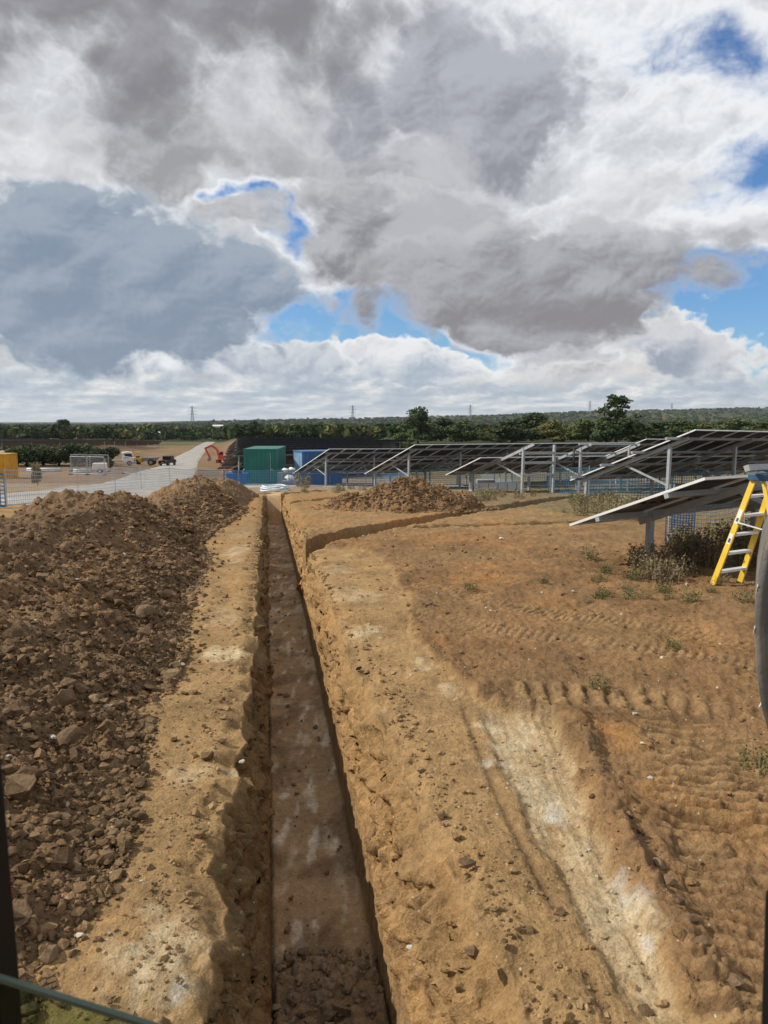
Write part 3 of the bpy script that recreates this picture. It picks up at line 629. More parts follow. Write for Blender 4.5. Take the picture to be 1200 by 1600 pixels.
def drape(name, pts, widths, lift, m, label):
    """a road sheet laid on the land along pts"""
    P = np.array([p[:2] for p in pts], float); seg = np.r_[0, np.cumsum(np.hypot(*np.diff(P, axis=0).T))]
    s = np.linspace(0, 1, 220) ** 1.6 * seg[-1]
    x, y, wd = (np.interp(s, seg, v) for v in (P[:, 0], P[:, 1], widths))
    k = np.hanning(17); k /= k.sum(); sm = lambda v: np.convolve(np.pad(v, 8, 'edge'), k, 'valid'); x, y = sm(x), sm(y)
    tx, ty = np.gradient(x), np.gradient(y); L = np.hypot(tx, ty); nx, ny = -ty / L, tx / L
    u = np.linspace(-1, 1, 15); wob = 1 + .08 * pn(s * .12, 0 * s, 211)
    X = x[:, None] + nx[:, None] * u * (wd * wob)[:, None] / 2; Y = y[:, None] + ny[:, None] * u * (wd * wob)[:, None] / 2
    Z = gz(X, Y) + lift + (1 - u ** 2) * .05 + .012 * fbm(X, Y, .8, 3, 212) - .13 * (np.abs(u) > .99)
    nc = 15; i = np.arange(219)[:, None] * nc + np.arange(nc - 1); Fq = np.stack([i, i + 1, i + nc + 1, i + nc], -1).reshape(-1, 4)
    o = np_mesh(name, np.stack([X, Y, Z], -1).reshape(-1, 3), Fq, m); return tag(o, label, None, None, 'structure')
road_pts = [(-26, 16), (-15.5, 24.5), tuple(ground_at(150, 777)[:2])] + [tuple(ground_at(*p)[:2]) for p in ((222, 757), (262, 738), (284, 722), (304, 707), (318, 697), (329, 690.5))]
drape('road', road_pts, [7, 7, 7, 7.5, 8, 7.5, 7, 6.5, 6], .07, MATS['gravel'], 'pale grey gravel haul road curving away into the valley')
drape('gravel_pad', [(-16, 58), (-12, 52), (-8, 48.5), (-2, 47), (5, 47)], [9, 10, 9, 8, 6], .06, MATS['gravel'], 'grey stone hardstanding in front of the green container')

# ------------------------------------------------------------------ clods, spoil heaps
def hull_protos(n, seed, k=20):
    out = []; r = np.random.default_rng(seed)
    for j in range(n):
        p = r.normal(size=(k, 3)); p /= np.linalg.norm(p, axis=1)[:, None]; p *= r.uniform(.72, 1.0, (k, 1)); p *= np.array([1, r.uniform(.7, 1), r.uniform(.55, .85)])
        bm = bmesh.new(); vs = [bm.verts.new(q) for q in p]
        g = bmesh.ops.convex_hull(bm, input=vs); bmesh.ops.delete(bm, geom=[v for v in bm.verts if not v.link_faces], context='VERTS')
        bm.verts.index_update(); V = np.array([v.co[:] for v in bm.verts]); Fs = np.array([[v.index for v in f.verts] for f in bm.faces]); bm.free(); out.append((V, Fs))
    return out
def lump_protos(n, seed):
    out = []; r = np.random.default_rng(seed)
    bm = bmesh.new(); bmesh.ops.create_icosphere(bm, subdivisions=2, radius=1.0); bm.verts.index_update(); V0 = np.array([v.co[:] for v in bm.verts]); F0 = np.array([[v.index for v in f.verts] for f in bm.faces]); bm.free()
    for j in range(n):
        V = V0.copy(); cut = r.normal(size=(7, 3)); cut /= np.linalg.norm(cut, axis=1)[:, None]; lim = r.uniform(.55, .9, 7)
        for c, l in zip(cut, lim):       # knock flat faces on a ball, then roughen
            d = V @ c; V -= np.maximum(d - l, 0)[:, None] * c * .85
        V *= (1 + .09 * r.normal(size=(len(V), 1))); V *= np.array([1, r.uniform(.7, 1), r.uniform(.6, .85)]); out.append((V, F0))
    return out
PROTO = lump_protos(1, 21) + hull_protos(13, 23, 13); SMALL = hull_protos(8, 22, 15)
CLOD_ME = []
for k, (V, Fs) in enumerate(PROTO):
    me = bpy.data.meshes.new('clod'); me.from_pydata(V.tolist(), [], Fs.tolist()); me.materials.append(MATS['clod']); CLOD_ME.append(me)
def add_clods(P, sizes, parent, name='clod'):
    for (x, y, z), s in zip(P, sizes):
        o = bpy.data.objects.new(name, random.choice(CLOD_ME)); o.location = (x, y, z + s * .22)
        o.rotation_euler = (random.uniform(-.5, .5), random.uniform(-.5, .5), random.uniform(0, 6.3)); o.scale = (s * random.uniform(.8, 1.25), s * random.uniform(.8, 1.1), s * random.uniform(.75, 1.05)); link(o, parent)
def crumbs(name, P, sizes, tints, m, parent, protos=SMALL, sink=.15):
    """many small lumps as one mesh"""
    P = np.asarray(P); n = len(P); r = np.random.default_rng(len(P)); VV = []; FF = []; CC = []; base = 0
    kind = r.integers(0, len(protos), n)
    for k, (V, Fs) in enumerate(protos):
        idx = np.where(kind == k)[0]
        if not len(idx): continue
        th = r.uniform(0, 6.283, len(idx)); c, s = np.cos(th), np.sin(th); st = r.uniform(.75, 1.25, (len(idx), 3))
        W = V[None] * st[:, None] * sizes[idx][:, None, None]
        W = np.stack([W[..., 0] * c[:, None] - W[..., 1] * s[:, None], W[..., 0] * s[:, None] + W[..., 1] * c[:, None], W[..., 2]], -1) + P[idx][:, None]
        W[..., 2] += (sizes[idx] * sink)[:, None]
        VV.append(W.reshape(-1, 3)); FF.append((Fs[None] + (np.arange(len(idx)) * len(V))[:, None, None] + base).reshape(-1, 3)); CC.append(np.repeat(tints[idx], len(V), 0)); base += len(idx) * len(V)
    o = np_mesh(name, np.concatenate(VV), np.concatenate(FF), m, False, np.concatenate(CC), parent); o['kind'] = 'stuff'; return o
HY = [1.8, 2.5, 3.5, 4.75, 7, 8.4, 10, 12, 13.75, 16, 18.5, 21, 24, 27, 29, 31.5]
HF = [-1.5, -1.46, -1.42, -1.72, -2.0, -2.35, -2.6, -2.95, -3.5, -3.7, -3.8, -4.0, -4.4, -4.7, -4.9, -5.2]
HC = [-3.2, -3.4, -3.6, -3.9, -4.5, -4.8, -4.85, -4.8, -4.9, -5.0, -5.1, -5.25, -5.5, -5.75, -5.7, -5.6]
HH = [.30, .38, .50, .62, .78, .84, .88, 1.04, .86, .42, .52, .88, .52, .74, .5, -.1]
def heap_left(X, Y, detail=True):
    f, c, hh = (np.interp(Y, HY, v) for v in (HF, HC, HH)); f = f + .22 * pn(Y * .9, 0 * Y, 220) + .12 * pn(Y * 2.7, 0 * Y, 221)
    t = np.where(X > c, (X - c) / (f - c), (c - X) / 1.9)
    pr = np.where(t < .25, 1 - .5 * t * t / .25 * .55, 1 - .069 - (t - .25) * 1.24)
    h = hh * np.maximum(pr, -.25) + .0
    if detail:
        on = sst(h, -.03, .12)
        h = h + on * (.13 * fbm(X, Y, .9, 3, 222) * np.clip(hh, 0, 1) + .05 * fbm(X, Y, 3.2, 3, 226)) + sst(h, -.02, .05) * (lumps(X, Y, .30, 1, .40) * .40 + lumps(X, Y, .15, 2, .7) * .65 + lumps(X, Y, .075, 3, .9) * .8 + lumps(X, Y, .04, 4, .9) * .7 * (Y < 9)) + .012 * fbm(X, Y, 14, 2, 228)
    return h
def heap_mesh(name, X, Y, h, parent, tint):
    Z = gz(X, Y) + np.where(h > .004, h, -.12); nr, nc = X.shape
    i = np.arange(nr - 1)[:, None] * nc + np.arange(nc - 1); q = np.stack([i, i + 1, i + nc + 1, i + nc], -1)
    keep = np.maximum(np.maximum(h[:-1, :-1], h[1:, :-1]), np.maximum(h[:-1, 1:], h[1:, 1:])) > 0
    return np_mesh(name, np.stack([X, Y, Z], -1).reshape(-1, 3), q[keep], MATS['heap_soil'], True, tint.reshape(-1, 3), parent)
def heap_tint(X, Y, h, seed):
    n = fbm(X, Y, 1.0, 4, seed); n2 = fbm(X, Y, 5, 3, seed + 5)
    C = SPOIL * (1 + .28 * n + .22 * n2)[..., None]; m = (sst(n, .25, .7) * .5)[..., None]; C = C * (1 - m) + np.array([.24, .14, .065]) * m
    m = (sst(h, .12, .0) * .5)[..., None]; C = C * (1 - m) + np.array([.22, .148, .08]) * m
    return np.clip(C, .02, .6)
def build_left_heap():
    root = empty('spoil_heap', (-4.8, 12, G(-4.8, 12))); tag(root, 'long brown spoil heap of lumpy clods left of the trench', 'earth heap')
    inv = Matrix.Translation(root.location).inverted()
    Yr = np.exp(np.arange(math.log(1.7), math.log(32), .0052)); u = np.linspace(0, 1, 300)
    Y = np.repeat(Yr[:, None], 300, 1); f, c = np.interp(Yr, HY, HF), np.interp(Yr, HY, HC); x1 = f + .45; x0 = np.maximum(c - 2.6, -(.75 * Yr + 2.2))
    X = x1[:, None] + (x0 - x1)[:, None] * u; h = heap_left(X, Y)
    b = heap_mesh('heap_body', X, Y, h, root, heap_tint(X, Y, h, 230)); b.matrix_parent_inverse = inv
    r = np.random.default_rng(31)
    # the biggest clods, one by one
    y = np.exp(r.uniform(math.log(2.6), math.log(16), 6000)); f, c = np.interp(y, HY, HF), np.interp(y, HY, HC)
    x = f + .10 - (f - c + .2) * np.abs(r.normal(0, .42, 6000)); ok = (x > -(.55 * y + .5)) & (x < f + .35); x, y = x[ok][:300], y[ok][:300]
    s = np.clip(r.lognormal(math.log(.056), .45, 300), .03, .115) * np.interp(y, [2.6, 6, 16], [.85, 1.05, .95])
    h = np.maximum(heap_left(x, y, False) + .06 * (x < np.interp(y, HY, HF) - .1), 0); z = gz(x, y) + h
    n0 = len(bpy.data.objects); add_clods(np.c_[x, y, z], s, root)
    for ch in root.children:
        if ch.name.startswith('clod'): ch.matrix_parent_inverse = inv
    N = 30000; y = np.exp(r.uniform(math.log(2.2), math.log(22), N)); f, c = np.interp(y, HY, HF), np.interp(y, HY, HC)
    x = f + .15 - (f - c + .1) * np.abs(r.normal(0, .45, N)); x = np.where(r.random(N) < .025, f + np.abs(r.normal(.05, .20, N)), x); ok = (x > -(.56 * y + .6)) & (x < trench_c(y) - .62); x, y = x[ok], y[ok]; hh = heap_left(x, y); z = gz(x, y) + np.maximum(hh, 0.0)
    s = np.clip(r.lognormal(math.log(.0135), .62, len(x)), .005, .055) * np.interp(y, [2, 6, 22], [.8, 1.1, 2.0])
    tint = heap_tint(x, y, hh, 240) * r.uniform(.7, 1.35, (len(x), 1)); w = r.random(len(x)) < .006; tint[w] = (.42, .37, .30)
    crumbs('loose_crumbs', np.c_[x, y, z], s, tint, MATS['heap_soil'], root).matrix_parent_inverse = inv
build_left_heap()
def heap_right(X, Y, detail=True):
    cx, cy = .75, 21.6; dx = (X - cx); q = np.hypot(np.where(dx < 0, dx / 2.6, dx / 2.3), (Y - cy) / 1.9) + .10 * pn(X * .9, Y * .9, 250)
    h = .86 * (1 - np.maximum(q - .12, 0) * 1.14) - .10 * np.exp(-((X + .2) / .8) ** 2)
    if detail: h = h + sst(h, -.02, .1) * (.09 * fbm(X, Y, 1.1, 3, 251) + lumps(X, Y, .42, 6, .7) * .6 + lumps(X, Y, .2, 7, .85) * .8 + .03 * fbm(X, Y, 6, 3, 254))
    return h
def build_right_heap():
    root = empty('spoil_heap', (.7, 21.6, G(.7, 21.6))); tag(root, 'low brown spoil heap between the branch trench and the blue netting', 'earth heap')
    inv = Matrix.Translation(root.location).inverted()
    X, Y = np.meshgrid(np.linspace(-2.6, 3.8, 260), np.linspace(19.2, 24.2, 200)); h = heap_right(X, Y)
    t = heap_tint(X, Y, h, 260); b = heap_mesh('heap_body', X, Y, h, root, t * np.array([1.15, 1.05, .95])); b.matrix_parent_inverse = inv
    r = np.random.default_rng(33); x, y = r.normal(.7, 1.3, 4200), r.normal(21.2, 1.0, 4200); hh = heap_right(x, y); ok = hh > -.12; x, y, hh = x[ok], y[ok], hh[ok]
    s = np.clip(r.lognormal(math.log(.035), .45, len(x)), .015, .12)
    crumbs('loose_clods', np.c_[x, y, np.where(hh > 0, gz(x, y) + hh, gz(x, y) + .03)], s, heap_tint(x, y, hh, 262) * r.uniform(.75, 1.4, (len(x), 1)), MATS['heap_soil'], root, PROTO).matrix_parent_inverse = inv
build_right_heap()
def ground_litter():
    r = np.random.default_rng(41); N = 9500
    y = np.exp(r.uniform(math.log(2.2), math.log(15), N)); x = r.uniform(-.62, .58, N) * (y + .6); c = trench_c(y); d = x - c
    keep = ((d > .75) | (d < -.8)) & ((d > 0) | (x > np.interp(y, HY, HF) - .1)); dens = fbm(x, y, 1.3, 3, 270); keep &= r.random(N) < sst(dens, -.5, .6) * .9 + .1; x, y = x[keep], y[keep]
    z = surf(x, y); s = np.clip(r.lognormal(math.log(.0075), .55, len(x)), .003, .04) * np.interp(y, [2, 6, 15], [.8, 1.2, 2.2])
    _, C = rough_ground(x.copy(), y.copy()); C = C * r.uniform(.75, 1.2, (len(x), 1)); w = r.random(len(x)) < .05; C[w] = np.array([.55, .49, .40])
    crumbs('loose_grit', np.c_[x, y, z], s, np.clip(C, .02, .8), MATS['soil'], ground)
    # clods that lie singly on the scraped ground and along the bucket's edge
    pts = [(730, 1355, .05), (1095, 1507, .035), (1010, 1568, .04), (1146, 1560, .04), (1030, 1365, .05), (1045, 1395, .06), (925, 1255, .03), (735, 1490, .05), (215, 1290, .03), (232, 1325, .035), (670, 955, .07), (880, 935, .04), (640, 950, .05), (980, 1215, .03), (1012, 1225, .035), (300, 945, .10), (225, 1005, .10), (260, 1030, .08), (290, 1085, .05), (560, 1040, .04), (1063, 1440, .04), (1080, 1470, .035), (985, 1290, .035), (1000, 1320, .04), (255, 1585, .03)]
    P = [ground_at(a, b) for a, b, _ in pts]; zz = surf([p.x for p in P], [p.y for p in P]); add_clods([(p.x, p.y, float(q)) for p, q in zip(P, zz)], [s for *_, s in pts], ground)
    white = [(1015, 1222, .035), (783, 848, .07), (1003, 1175, .02), (895, 930, .03), (1125, 1010, .02), (85, 1190, .04), (378, 1190, .03), (125, 1465, .025), (690, 1130, .012), (710, 1090, .012), (1000, 1460, .012), (640, 1480, .02), (920, 1320, .015)]
    P = [ground_at(a, b) for a, b, _ in white]; zz = surf([p.x for p in P], [p.y for p in P])
    me = CLOD_ME[2].copy(); me.materials.clear(); me.materials.append(MATS['stone_white'])
    for p, q, (_, _, s) in zip(P, zz, white):
        o = bpy.data.objects.new('stone', me); z = float(q)
        if p.x < np.interp(p.y, HY, HF): z = G(p.x, p.y) + max(0, float(heap_left(np.array([p.x]), np.array([p.y]))[0]))
        o.location = (p.x, p.y, z + s * .3); o.scale = (s, s * .8, s * .7); o.rotation_euler = (0, 0, random.uniform(0, 6)); link(o, ground)
    # crumbs on the trench floor and along both shoulders
    N = 2600; y = np.exp(r.uniform(math.log(2.4), math.log(16), N)); side = r.random(N); y[:420] = r.uniform(2.6, 4.2, 420); side[:420] = .1; c = trench_c(y)
    x = np.where(side < .30, c + r.uniform(-.29, .29, N), np.where(side < .65, c - np.interp(y, [2.5, 7, 12], [.66, .52, .44]) - np.abs(r.normal(0, .16, N)) * np.interp(y, [3, 8], [1.4, .6]), c + np.interp(y, [2.5, 7, 12], [.66, .52, .44]) + np.abs(r.normal(0, .16, N)) * np.interp(y, [3, 8], [1.4, .6])))
    fl = side < .30; keep = ~fl | (y < 4.2) | (r.random(N) < .35) ; x, y, fl = x[keep], y[keep], fl[keep]
    z = surf(x, y) - np.where(fl, DEPTH + .0, .0); z = np.where(fl, gz(x, y) - DEPTH + .015 + .065 * sst(4.25 - y, 0, .5), z); far_in = (~fl) & (np.abs(x - trench_c(y)) < .62); z = z - far_in * .03
    s = np.clip(r.lognormal(math.log(.0105), .5, len(x)), .004, .04) * np.interp(y, [2, 6, 15], [.9, 1.2, 2.0])
    pile = fl & (y < 4.2); s = np.where(pile, s * r.uniform(1.0, 2.6, len(x)), s)
    C = np.where(fl[:, None], np.array([.25, .175, .11]), np.array([.33, .22, .115])) * r.uniform(.75, 1.2, (len(x), 1)); crumbs('trench_crumbs', np.c_[x, y, z], s, C, MATS['soil'], ground)
ground_litter()

# ------------------------------------------------------------------ solar tables
ROW_A, TILT = R(53.44), R(21.4); RD = Vector((math.sin(ROW_A), math.cos(ROW_A), 0)); HD = Vector((math.cos(ROW_A), -math.sin(ROW_A), 0))
PW, PL, GAP = 1.134, 2.278, .02; CT, ST = math.cos(TILT), math.sin(TILT); HIGH = 2.25; LTOT = 2 * PL + GAP
def panel_meshes():
    f = MB(); w, l, t = PW / 2, PL / 2, .035
    f.box(-w, w, -l, -l + .03, -t, 0); f.box(-w, w, l - .03, l, -t, 0); f.box(-w, -w + .03, -l + .03, l - .03, -t, 0); f.box(w - .03, w, -l + .03, l - .03, -t, 0)
    a = f.build('panel', MATS['alu'])
    g = MB().box(-w + .028, w - .028, -l + .028, l - .028, -.012, -.005).build('cell_sheet', MATS['cells'], a)
    j = MB().box(-.05, .05, .02, .06, -.03, -.013).box(-w + .3, -w + .36, .02, .05, -.03, -.013).box(w - .36, w - .3, .02, .05, -.03, -.013).build('junction_box', MATS['black_paint'], a)
    return a
PANEL = panel_meshes(); PANEL_KIDS = list(PANEL.children)
def tpt(u, q, dz=0.0):
    """point of a table: u along the row, q up the slope from the low edge (local frame: x along row, y to the low side)"""
    return Vector((u, (LTOT - q) * CT - dz * -ST * -1 * 0 + dz * ST * 0, HIGH - (LTOT - q) * ST + dz))
def frame_at(t, u, ztop_drop=.16, ground_drop=lambda u: 0.0, short_q=.55, tall_q=3.65, brace=True):
    d = .14
    MB().bar(tpt(u, .35, -d), tpt(u, 4.25, -d), .055, .11).build('rafter', MATS['galv'], t)
    for q in (short_q, tall_q):
        p = tpt(u, q, -d); m = MB(); w = .05    # open C section
        m.box(u - w, u + w, p.y - .045, p.y - .038, -.75, p.z + .06); m.box(u - w, u - w + .007, p.y - .038, p.y + .04, -.75, p.z + .06); m.box(u + w - .007, u + w, p.y - .038, p.y + .04, -.75, p.z + .06)
        m.build('post', MATS['galv'], t)
    if brace: 
        a, b = tpt(u, 2.05, -d - .05), tpt(u, tall_q, 0); b.z = max(.35, tpt(u, .9, -d).z - .15)
        MB().bar(a + Vector((.035, 0, 0)), b + Vector((.035, 0, 0)), .04, .06).build('brace', MATS['galv'], t)
def solar_table(start, nlow, hi_from, nhi, frames, label, purlin_from=-.45, slope=-.02, zadj=0.0, group='tilted solar tables seen from behind', detail=True):
    """start: ground point below the high edge's first corner"""
    g0 = G(start[0], start[1]) + zadj
    t = empty('solar_table', (start[0], start[1], g0), (0, -math.atan(slope) , math.atan2(RD.y, RD.x))); t.rotation_mode = 'XYZ'
    tag(t, label, 'solar table', group)
    n = max(nlow, hi_from + nhi); Lr = n * (PW + GAP)
    for q in (.55, 1.72, 2.86, 4.02):
        up = q > 2.3; f0 = purlin_from if not up or hi_from == 0 else hi_from * (PW + GAP) * (.25 if q < 3.5 else .55) - .3
        m = MB(); c = tpt(0, q, -.07)
        m.bar((f0, c.y, c.z), (Lr + .2, c.y, c.z), .065, .075, up=(0, ST, CT)); m.build('purlin', MATS['galv'], t)
    for u in frames: frame_at(t, u)
    first = True
    for row, (i0, cnt) in enumerate(((0, nlow), (hi_from, nhi))):
        for i in range(i0, i0 + cnt):
            q = row * (PL + GAP) + PL / 2; p = tpt((i + .5) * (PW + GAP), q)
            o = link(PANEL.copy(), t); o.location = p; o.rotation_euler = (-TILT, 0, 0)
            for k in (PANEL_KIDS if detail else PANEL_KIDS[:1]): link(k.copy(), o)
    return t
def from_row(r, h): v = RD * r + HD * h; return (v.x, v.y)
T_A = solar_table((-3.19, 43.37), 22, 0, 22, [.35 + 3.46 * k for k in range(7)], 'farthest of the near solar tables, its end frame before the blue container', .1, -.022)
T_B = solar_table((1.47, 36.97), 32, 0, 32, [.35 + 3.46 * k for k in range(11)], 'long solar table behind the low spoil heap right of the trench', .1, -.012)
T_D = solar_table(from_row(21.4, -20.2), 22, 7, 15, [1.15, 4.7] + [8.1 + 3.46 * k for k in range(5)], 'half built solar table with bare upper rails, middle of the right side', .15, -.02)
T_E = solar_table((8.51, 20.85), 9, 0, 9, [.2, 3.75, 7.2], 'tall solar table behind the front one, purlin ends sticking out left', -.55, -.022)
T_F = solar_table(from_row(8.9, -5.2 + .99 * PL * CT), 9, 0, 0, [1.3, 4.45, 7.9], 'nearest solar table with only its lower panels, beside the yellow stepladder', .0, -.012, .035)
for o in list(T_F.children):
    if o.name.startswith('purlin') and False: pass
# spare post and rails standing in the half built table
for k, (q, z) in enumerate(((3.65, 1.62), (3.65, 1.22), (3.65, .72))):
    y = tpt(0, q).y; MB().box(1.15, 3.0, y - .03, y + .03, z - .05, z + .05).build('rail', MATS['galv'], T_D)
y = tpt(0, 3.65).y; MB().box(2.95, 3.05, y - .05, y + .05, -.7, 1.95).build('post', MATS['galv'], T_D)
MB().tube([(4.75 + .0, tpt(0, 3.2).y, .9), (4.75, tpt(0, 3.2).y, 1.5), (4.6, tpt(0, 3.3).y, 1.78), (4.4, tpt(0, 3.5).y, 1.82), (4.2, tpt(0, 3.7).y, 1.6), (4.15, tpt(0, 3.8).y, .8)], .035, 8).build('cable_loop', MATS['black_paint'], T_D, True)
# rows that fill the ground behind the containers, and the field across the road
def far_bank_mesh(n):
    m = MB(); L = n * (PW + GAP)
    return m
def far_table(start, n, label, group, slope, zadj=0.0):
    g0 = G(*start) + zadj; t = empty('solar_table', (start[0], start[1], g0), (0, -math.atan(slope), math.atan2(RD.y, RD.x))); tag(t, label, 'solar table', group)
    for i in range(n):
        for row in range(2):
            o = link(PANEL.copy(), t); o.location = tpt((i + .5) * (PW + GAP), row * (PL + GAP) + PL / 2); o.rotation_euler = (-TILT, 0, 0); o.material_slots[0].link = 'OBJECT'; o.material_slots[0].material = MATS['frame_dark']; k_ = link(PANEL_KIDS[0].copy(), o); k_.material_slots[0].link = 'OBJECT'; k_.material_slots[0].material = MATS['cells_far']
    L = n * (PW + GAP)
    for q in (.9, 3.6): c = tpt(0, q, -.09); MB().bar((0, c.y, c.z), (L, c.y, c.z), .07, .09).build('purlin', MATS['galv'], t)
    for u in np.arange(.4, L, 5.77):
        for q in (.6, 3.65): p = tpt(u, q, -.1); MB().box(u - .05, u + .05, p.y - .04, p.y + .04, -1.2, p.z).build('post', MATS['galv'], t)
    return t
ORD = ['nearest', 'second', 'third', 'fourth', 'fifth', 'sixth', 'seventh', 'eighth', 'ninth', 'tenth', 'eleventh', 'farthest']
k = 0
for h in np.arange(-54.5, -121, -8.6):
    Y0 = -h / (.803 + .192 * .596); X0 = -.192 * Y0; n = int((abs(X0) / RD.x) / (PW + GAP)) + (2 if h > -90 else 4)
    far_table((X0, Y0), n, 'dark solar row behind the containers, %s from the front' % ORD[k], 'solar rows behind the containers', -.012, .15); k += 1
def bank_table(start, n, label, group, slope):
    """a row across the valley: seen from 200 m and more, panels joined by column"""
    t = empty('solar_table', (start[0], start[1], G(*start) + .7), (0, -math.atan(slope), math.atan2(RD.y, RD.x))); tag(t, label, 'solar table', group)
    m = MB(); f = MB(); L = n * (PW + GAP)
    for i in range(n):
        a, b = tpt(i * (PW + GAP), 0), tpt((i + 1) * (PW + GAP) - GAP, LTOT); u0, u1 = a.x, b.x
        m.add([(u0, a.y, a.z), (u1, a.y, a.z), (u1, b.y, b.z), (u0, b.y, b.z)], [(0, 1, 2, 3)]); 
        f.bar(tpt(i * (PW + GAP), 0, -.03), tpt(i * (PW + GAP), LTOT, -.03), .05, .04)
    o = m.build('panel_bank', MATS['cells_far'], t); s = o.modifiers.new('thick', 'SOLIDIFY'); s.thickness = .04; f.build('panel_frames', MATS['frame_dark'], t)['kind'] = 'stuff'; o['kind'] = 'stuff'
    for u in np.arange(.4, L, 6.9):
        for q in (.6, 3.65): p = tpt(u, q, -.1); MB().box(u - .07, u + .07, p.y - .06, p.y + .06, -1.5, p.z).build('post', MATS['galv'], t)
    return t
for k in range(12):
    Y0 = 205 + 11.5 * k; px = 165 + 90 * (k / 11) ** 1.1; end = Vector(((px - 600) / F_PX * Y0, Y0)); n = 46 + k * 3
    st = (end.x - RD.x * n * (PW + GAP), end.y - RD.y * n * (PW + GAP)); sl = (G(*end) - G(*st)) / (n * (PW + GAP))
    bank_table(st, n, 'blue solar row on the far field behind the hedge, %s from the front' % ORD[k], 'solar rows across the road', sl)
for o in [PANEL] + PANEL_KIDS: bpy.data.objects.remove(o)

# ------------------------------------------------------------------ containers and site clutter
def container(loc, rz, L, W, H, m, label, door='front', m_end=None, name='shipping_container'):
    """front end wall at local y=0, long axis +y"""
    t = empty(name, loc, (0, 0, rz)); tag(t, label, 'container', 'site containers'); e = m_end or m
    fr = MB()
    for x in (-W / 2, W / 2 - .12):
        for y in (0, L - .12): fr.box(x, x + .12, y, y + .12, 0, H)
    for x in (-W / 2, W / 2 - .1):
        fr.box(x, x + .1, .12, L - .12, H - .1, H - .004); fr.box(x, x + .1, .12, L - .12, .0, .16)
    for y in (0, L - .1): fr.box(-W / 2 + .12, W / 2 - .12, y, y + .1, H - .12, H - .004); fr.box(-W / 2 + .12, W / 2 - .12, y, y + .1, 0, .17)
    fr.build('frame', m, t)
    def corr(p0, ux, length, nrm, mm, nm):
        n = max(3, int(length / .28)); V = []; Fs = []; st = length / n; prof = []
        for i in range(n):
            s = i * st; prof += [(s, .0), (s + st * .32, .0), (s + st * .5, -.045), (s + st * .82, -.045)]
        prof.append((length, 0)); p0, ux, nrm = Vector(p0), Vector(ux), Vector(nrm)
        for s, d in prof:
            b = p0 + ux * s + nrm * d; V += [b + Vector((0, 0, .16)), b + Vector((0, 0, H - .1))]
        for i in range(len(prof) - 1): Fs.append((2 * i, 2 * i + 2, 2 * i + 3, 2 * i + 1))
        o = MB().add(V, Fs).build(nm, mm, t); s = o.modifiers.new('thick', 'SOLIDIFY'); s.thickness = .01; return o
    corr((-W / 2 + .02, L - .12, 0), (0, -1, 0), L - .24, (-1, 0, 0), m, 'side_wall'); corr((W / 2 - .02, .12, 0), (0, 1, 0), L - .24, (1, 0, 0), m, 'side_wall')
    corr((-W / 2 + .12, .03, 0), (1, 0, 0), W - .24, (0, -1, 0), e, 'end_wall'); corr((W / 2 - .12, L - .03, 0), (-1, 0, 0), W - .24, (0, 1, 0), m, 'end_wall')
    MB().box(-W / 2 + .02, W / 2 - .02, .02, L - .02, H - .03, H).build('roof', m, t)
    if door:
        for x in (.28 * W, ):
            b = MB().cyl((x, -.04, H / 2), (0, 0, 1), .022, H * .78, 8).build('locking_bar', MATS['galv'], t)
            MB().box(x - .02, x + .16, -.075, -.05, H * .42, H * .45).build('handle', MATS['galv'], b)
    for x in (-W / 2, W / 2 - .17):
        for z in (0.0, H - .12): MB().box(x - .006, x + .176, -.008, .17, z - .004, z + .122).build('corner_casting', m, t)
    return t
gp = at(406, 757, 54.0); gcy = 54.0
container((gp.x + .1, gcy, G(gp.x, gcy) - .02), R(2), 6.06, 2.44, 2.6, MATS['green_paint'], 'dark green shipping container at the far end of the trench')
bp = at(456, 757, 55)
container((bp.x + .45, 55, G(bp.x, 55) - .1), R(-68), 2.99, 2.44, 2.55, MATS['blue_paint'], 'blue shipping container behind the end of a solar table', 'front', MATS['blue_paint_sunlit'])
yp = at(10, 753, 78); container((yp.x - 3.0, 78, G(yp.x, 78) - .05), R(0), 2.6, 6.06, 2.6, MATS['yellow_paint'], 'yellow ribbed container at the left edge of the picture', None)
MB().box(-.16, .16, -.16, .16, 0, .3).build('floodlight', MATS['white_paint']).location = (yp.x - .75, 79, G(yp.x, 78) + 2.55)
tag(bpy.data.objects['floodlight'], 'white box lying on top of the yellow container', 'box')
def skip(loc, rz):
    t = empty('blue_skip', loc, (0, 0, rz)); t.scale = (.62, .8, .8); tag(t, 'open blue steel skip left of the green container', 'skip')
    m = MB(); w, h = 1.7, 1.05
    m.hexa([(-.75, 0, 0), (.75, 0, 0), (.75, w, 0), (-.75, w, 0), (-1.15, 0, h), (1.15, 0, h), (1.15, w, h), (-1.15, w, h)]); m.build('body', MATS['skip_blue'], t, bevel=.02)
    MB().box(-1.2, 1.2, -.05, .02, h - .06, h + .04).box(-1.2, 1.2, w - .02, w + .05, h - .06, h + .04).build('rim', MATS['skip_blue'], t)
    for x in (-.4, .4): MB().box(x - .05, x + .05, -.06, -.01, .15, h - .08).build('rib', MATS['skip_blue'], t)
    m = MB()
    for i in range(9): m.bar((random.uniform(-.9, .6), random.uniform(.2, 1.4), h - .1), (random.uniform(-.6, .9), random.uniform(.2, 1.4), h + random.uniform(.1, .35)), .16, .05)
    m.build('rubbish', MATS['black_paint'], t)
sp = at(370, 756, 51.5); skip((sp.x, 51.5, G(sp.x, 51.5)), R(4))
pl_ = MB(); a, b = at(350, 737, 50.5), at(378, 724, 50.5); pl_.bar(a, b, .09, .05); o = pl_.build('plank', MATS['timber']); tag(o, 'pale timber plank leaning against the green container', 'plank')
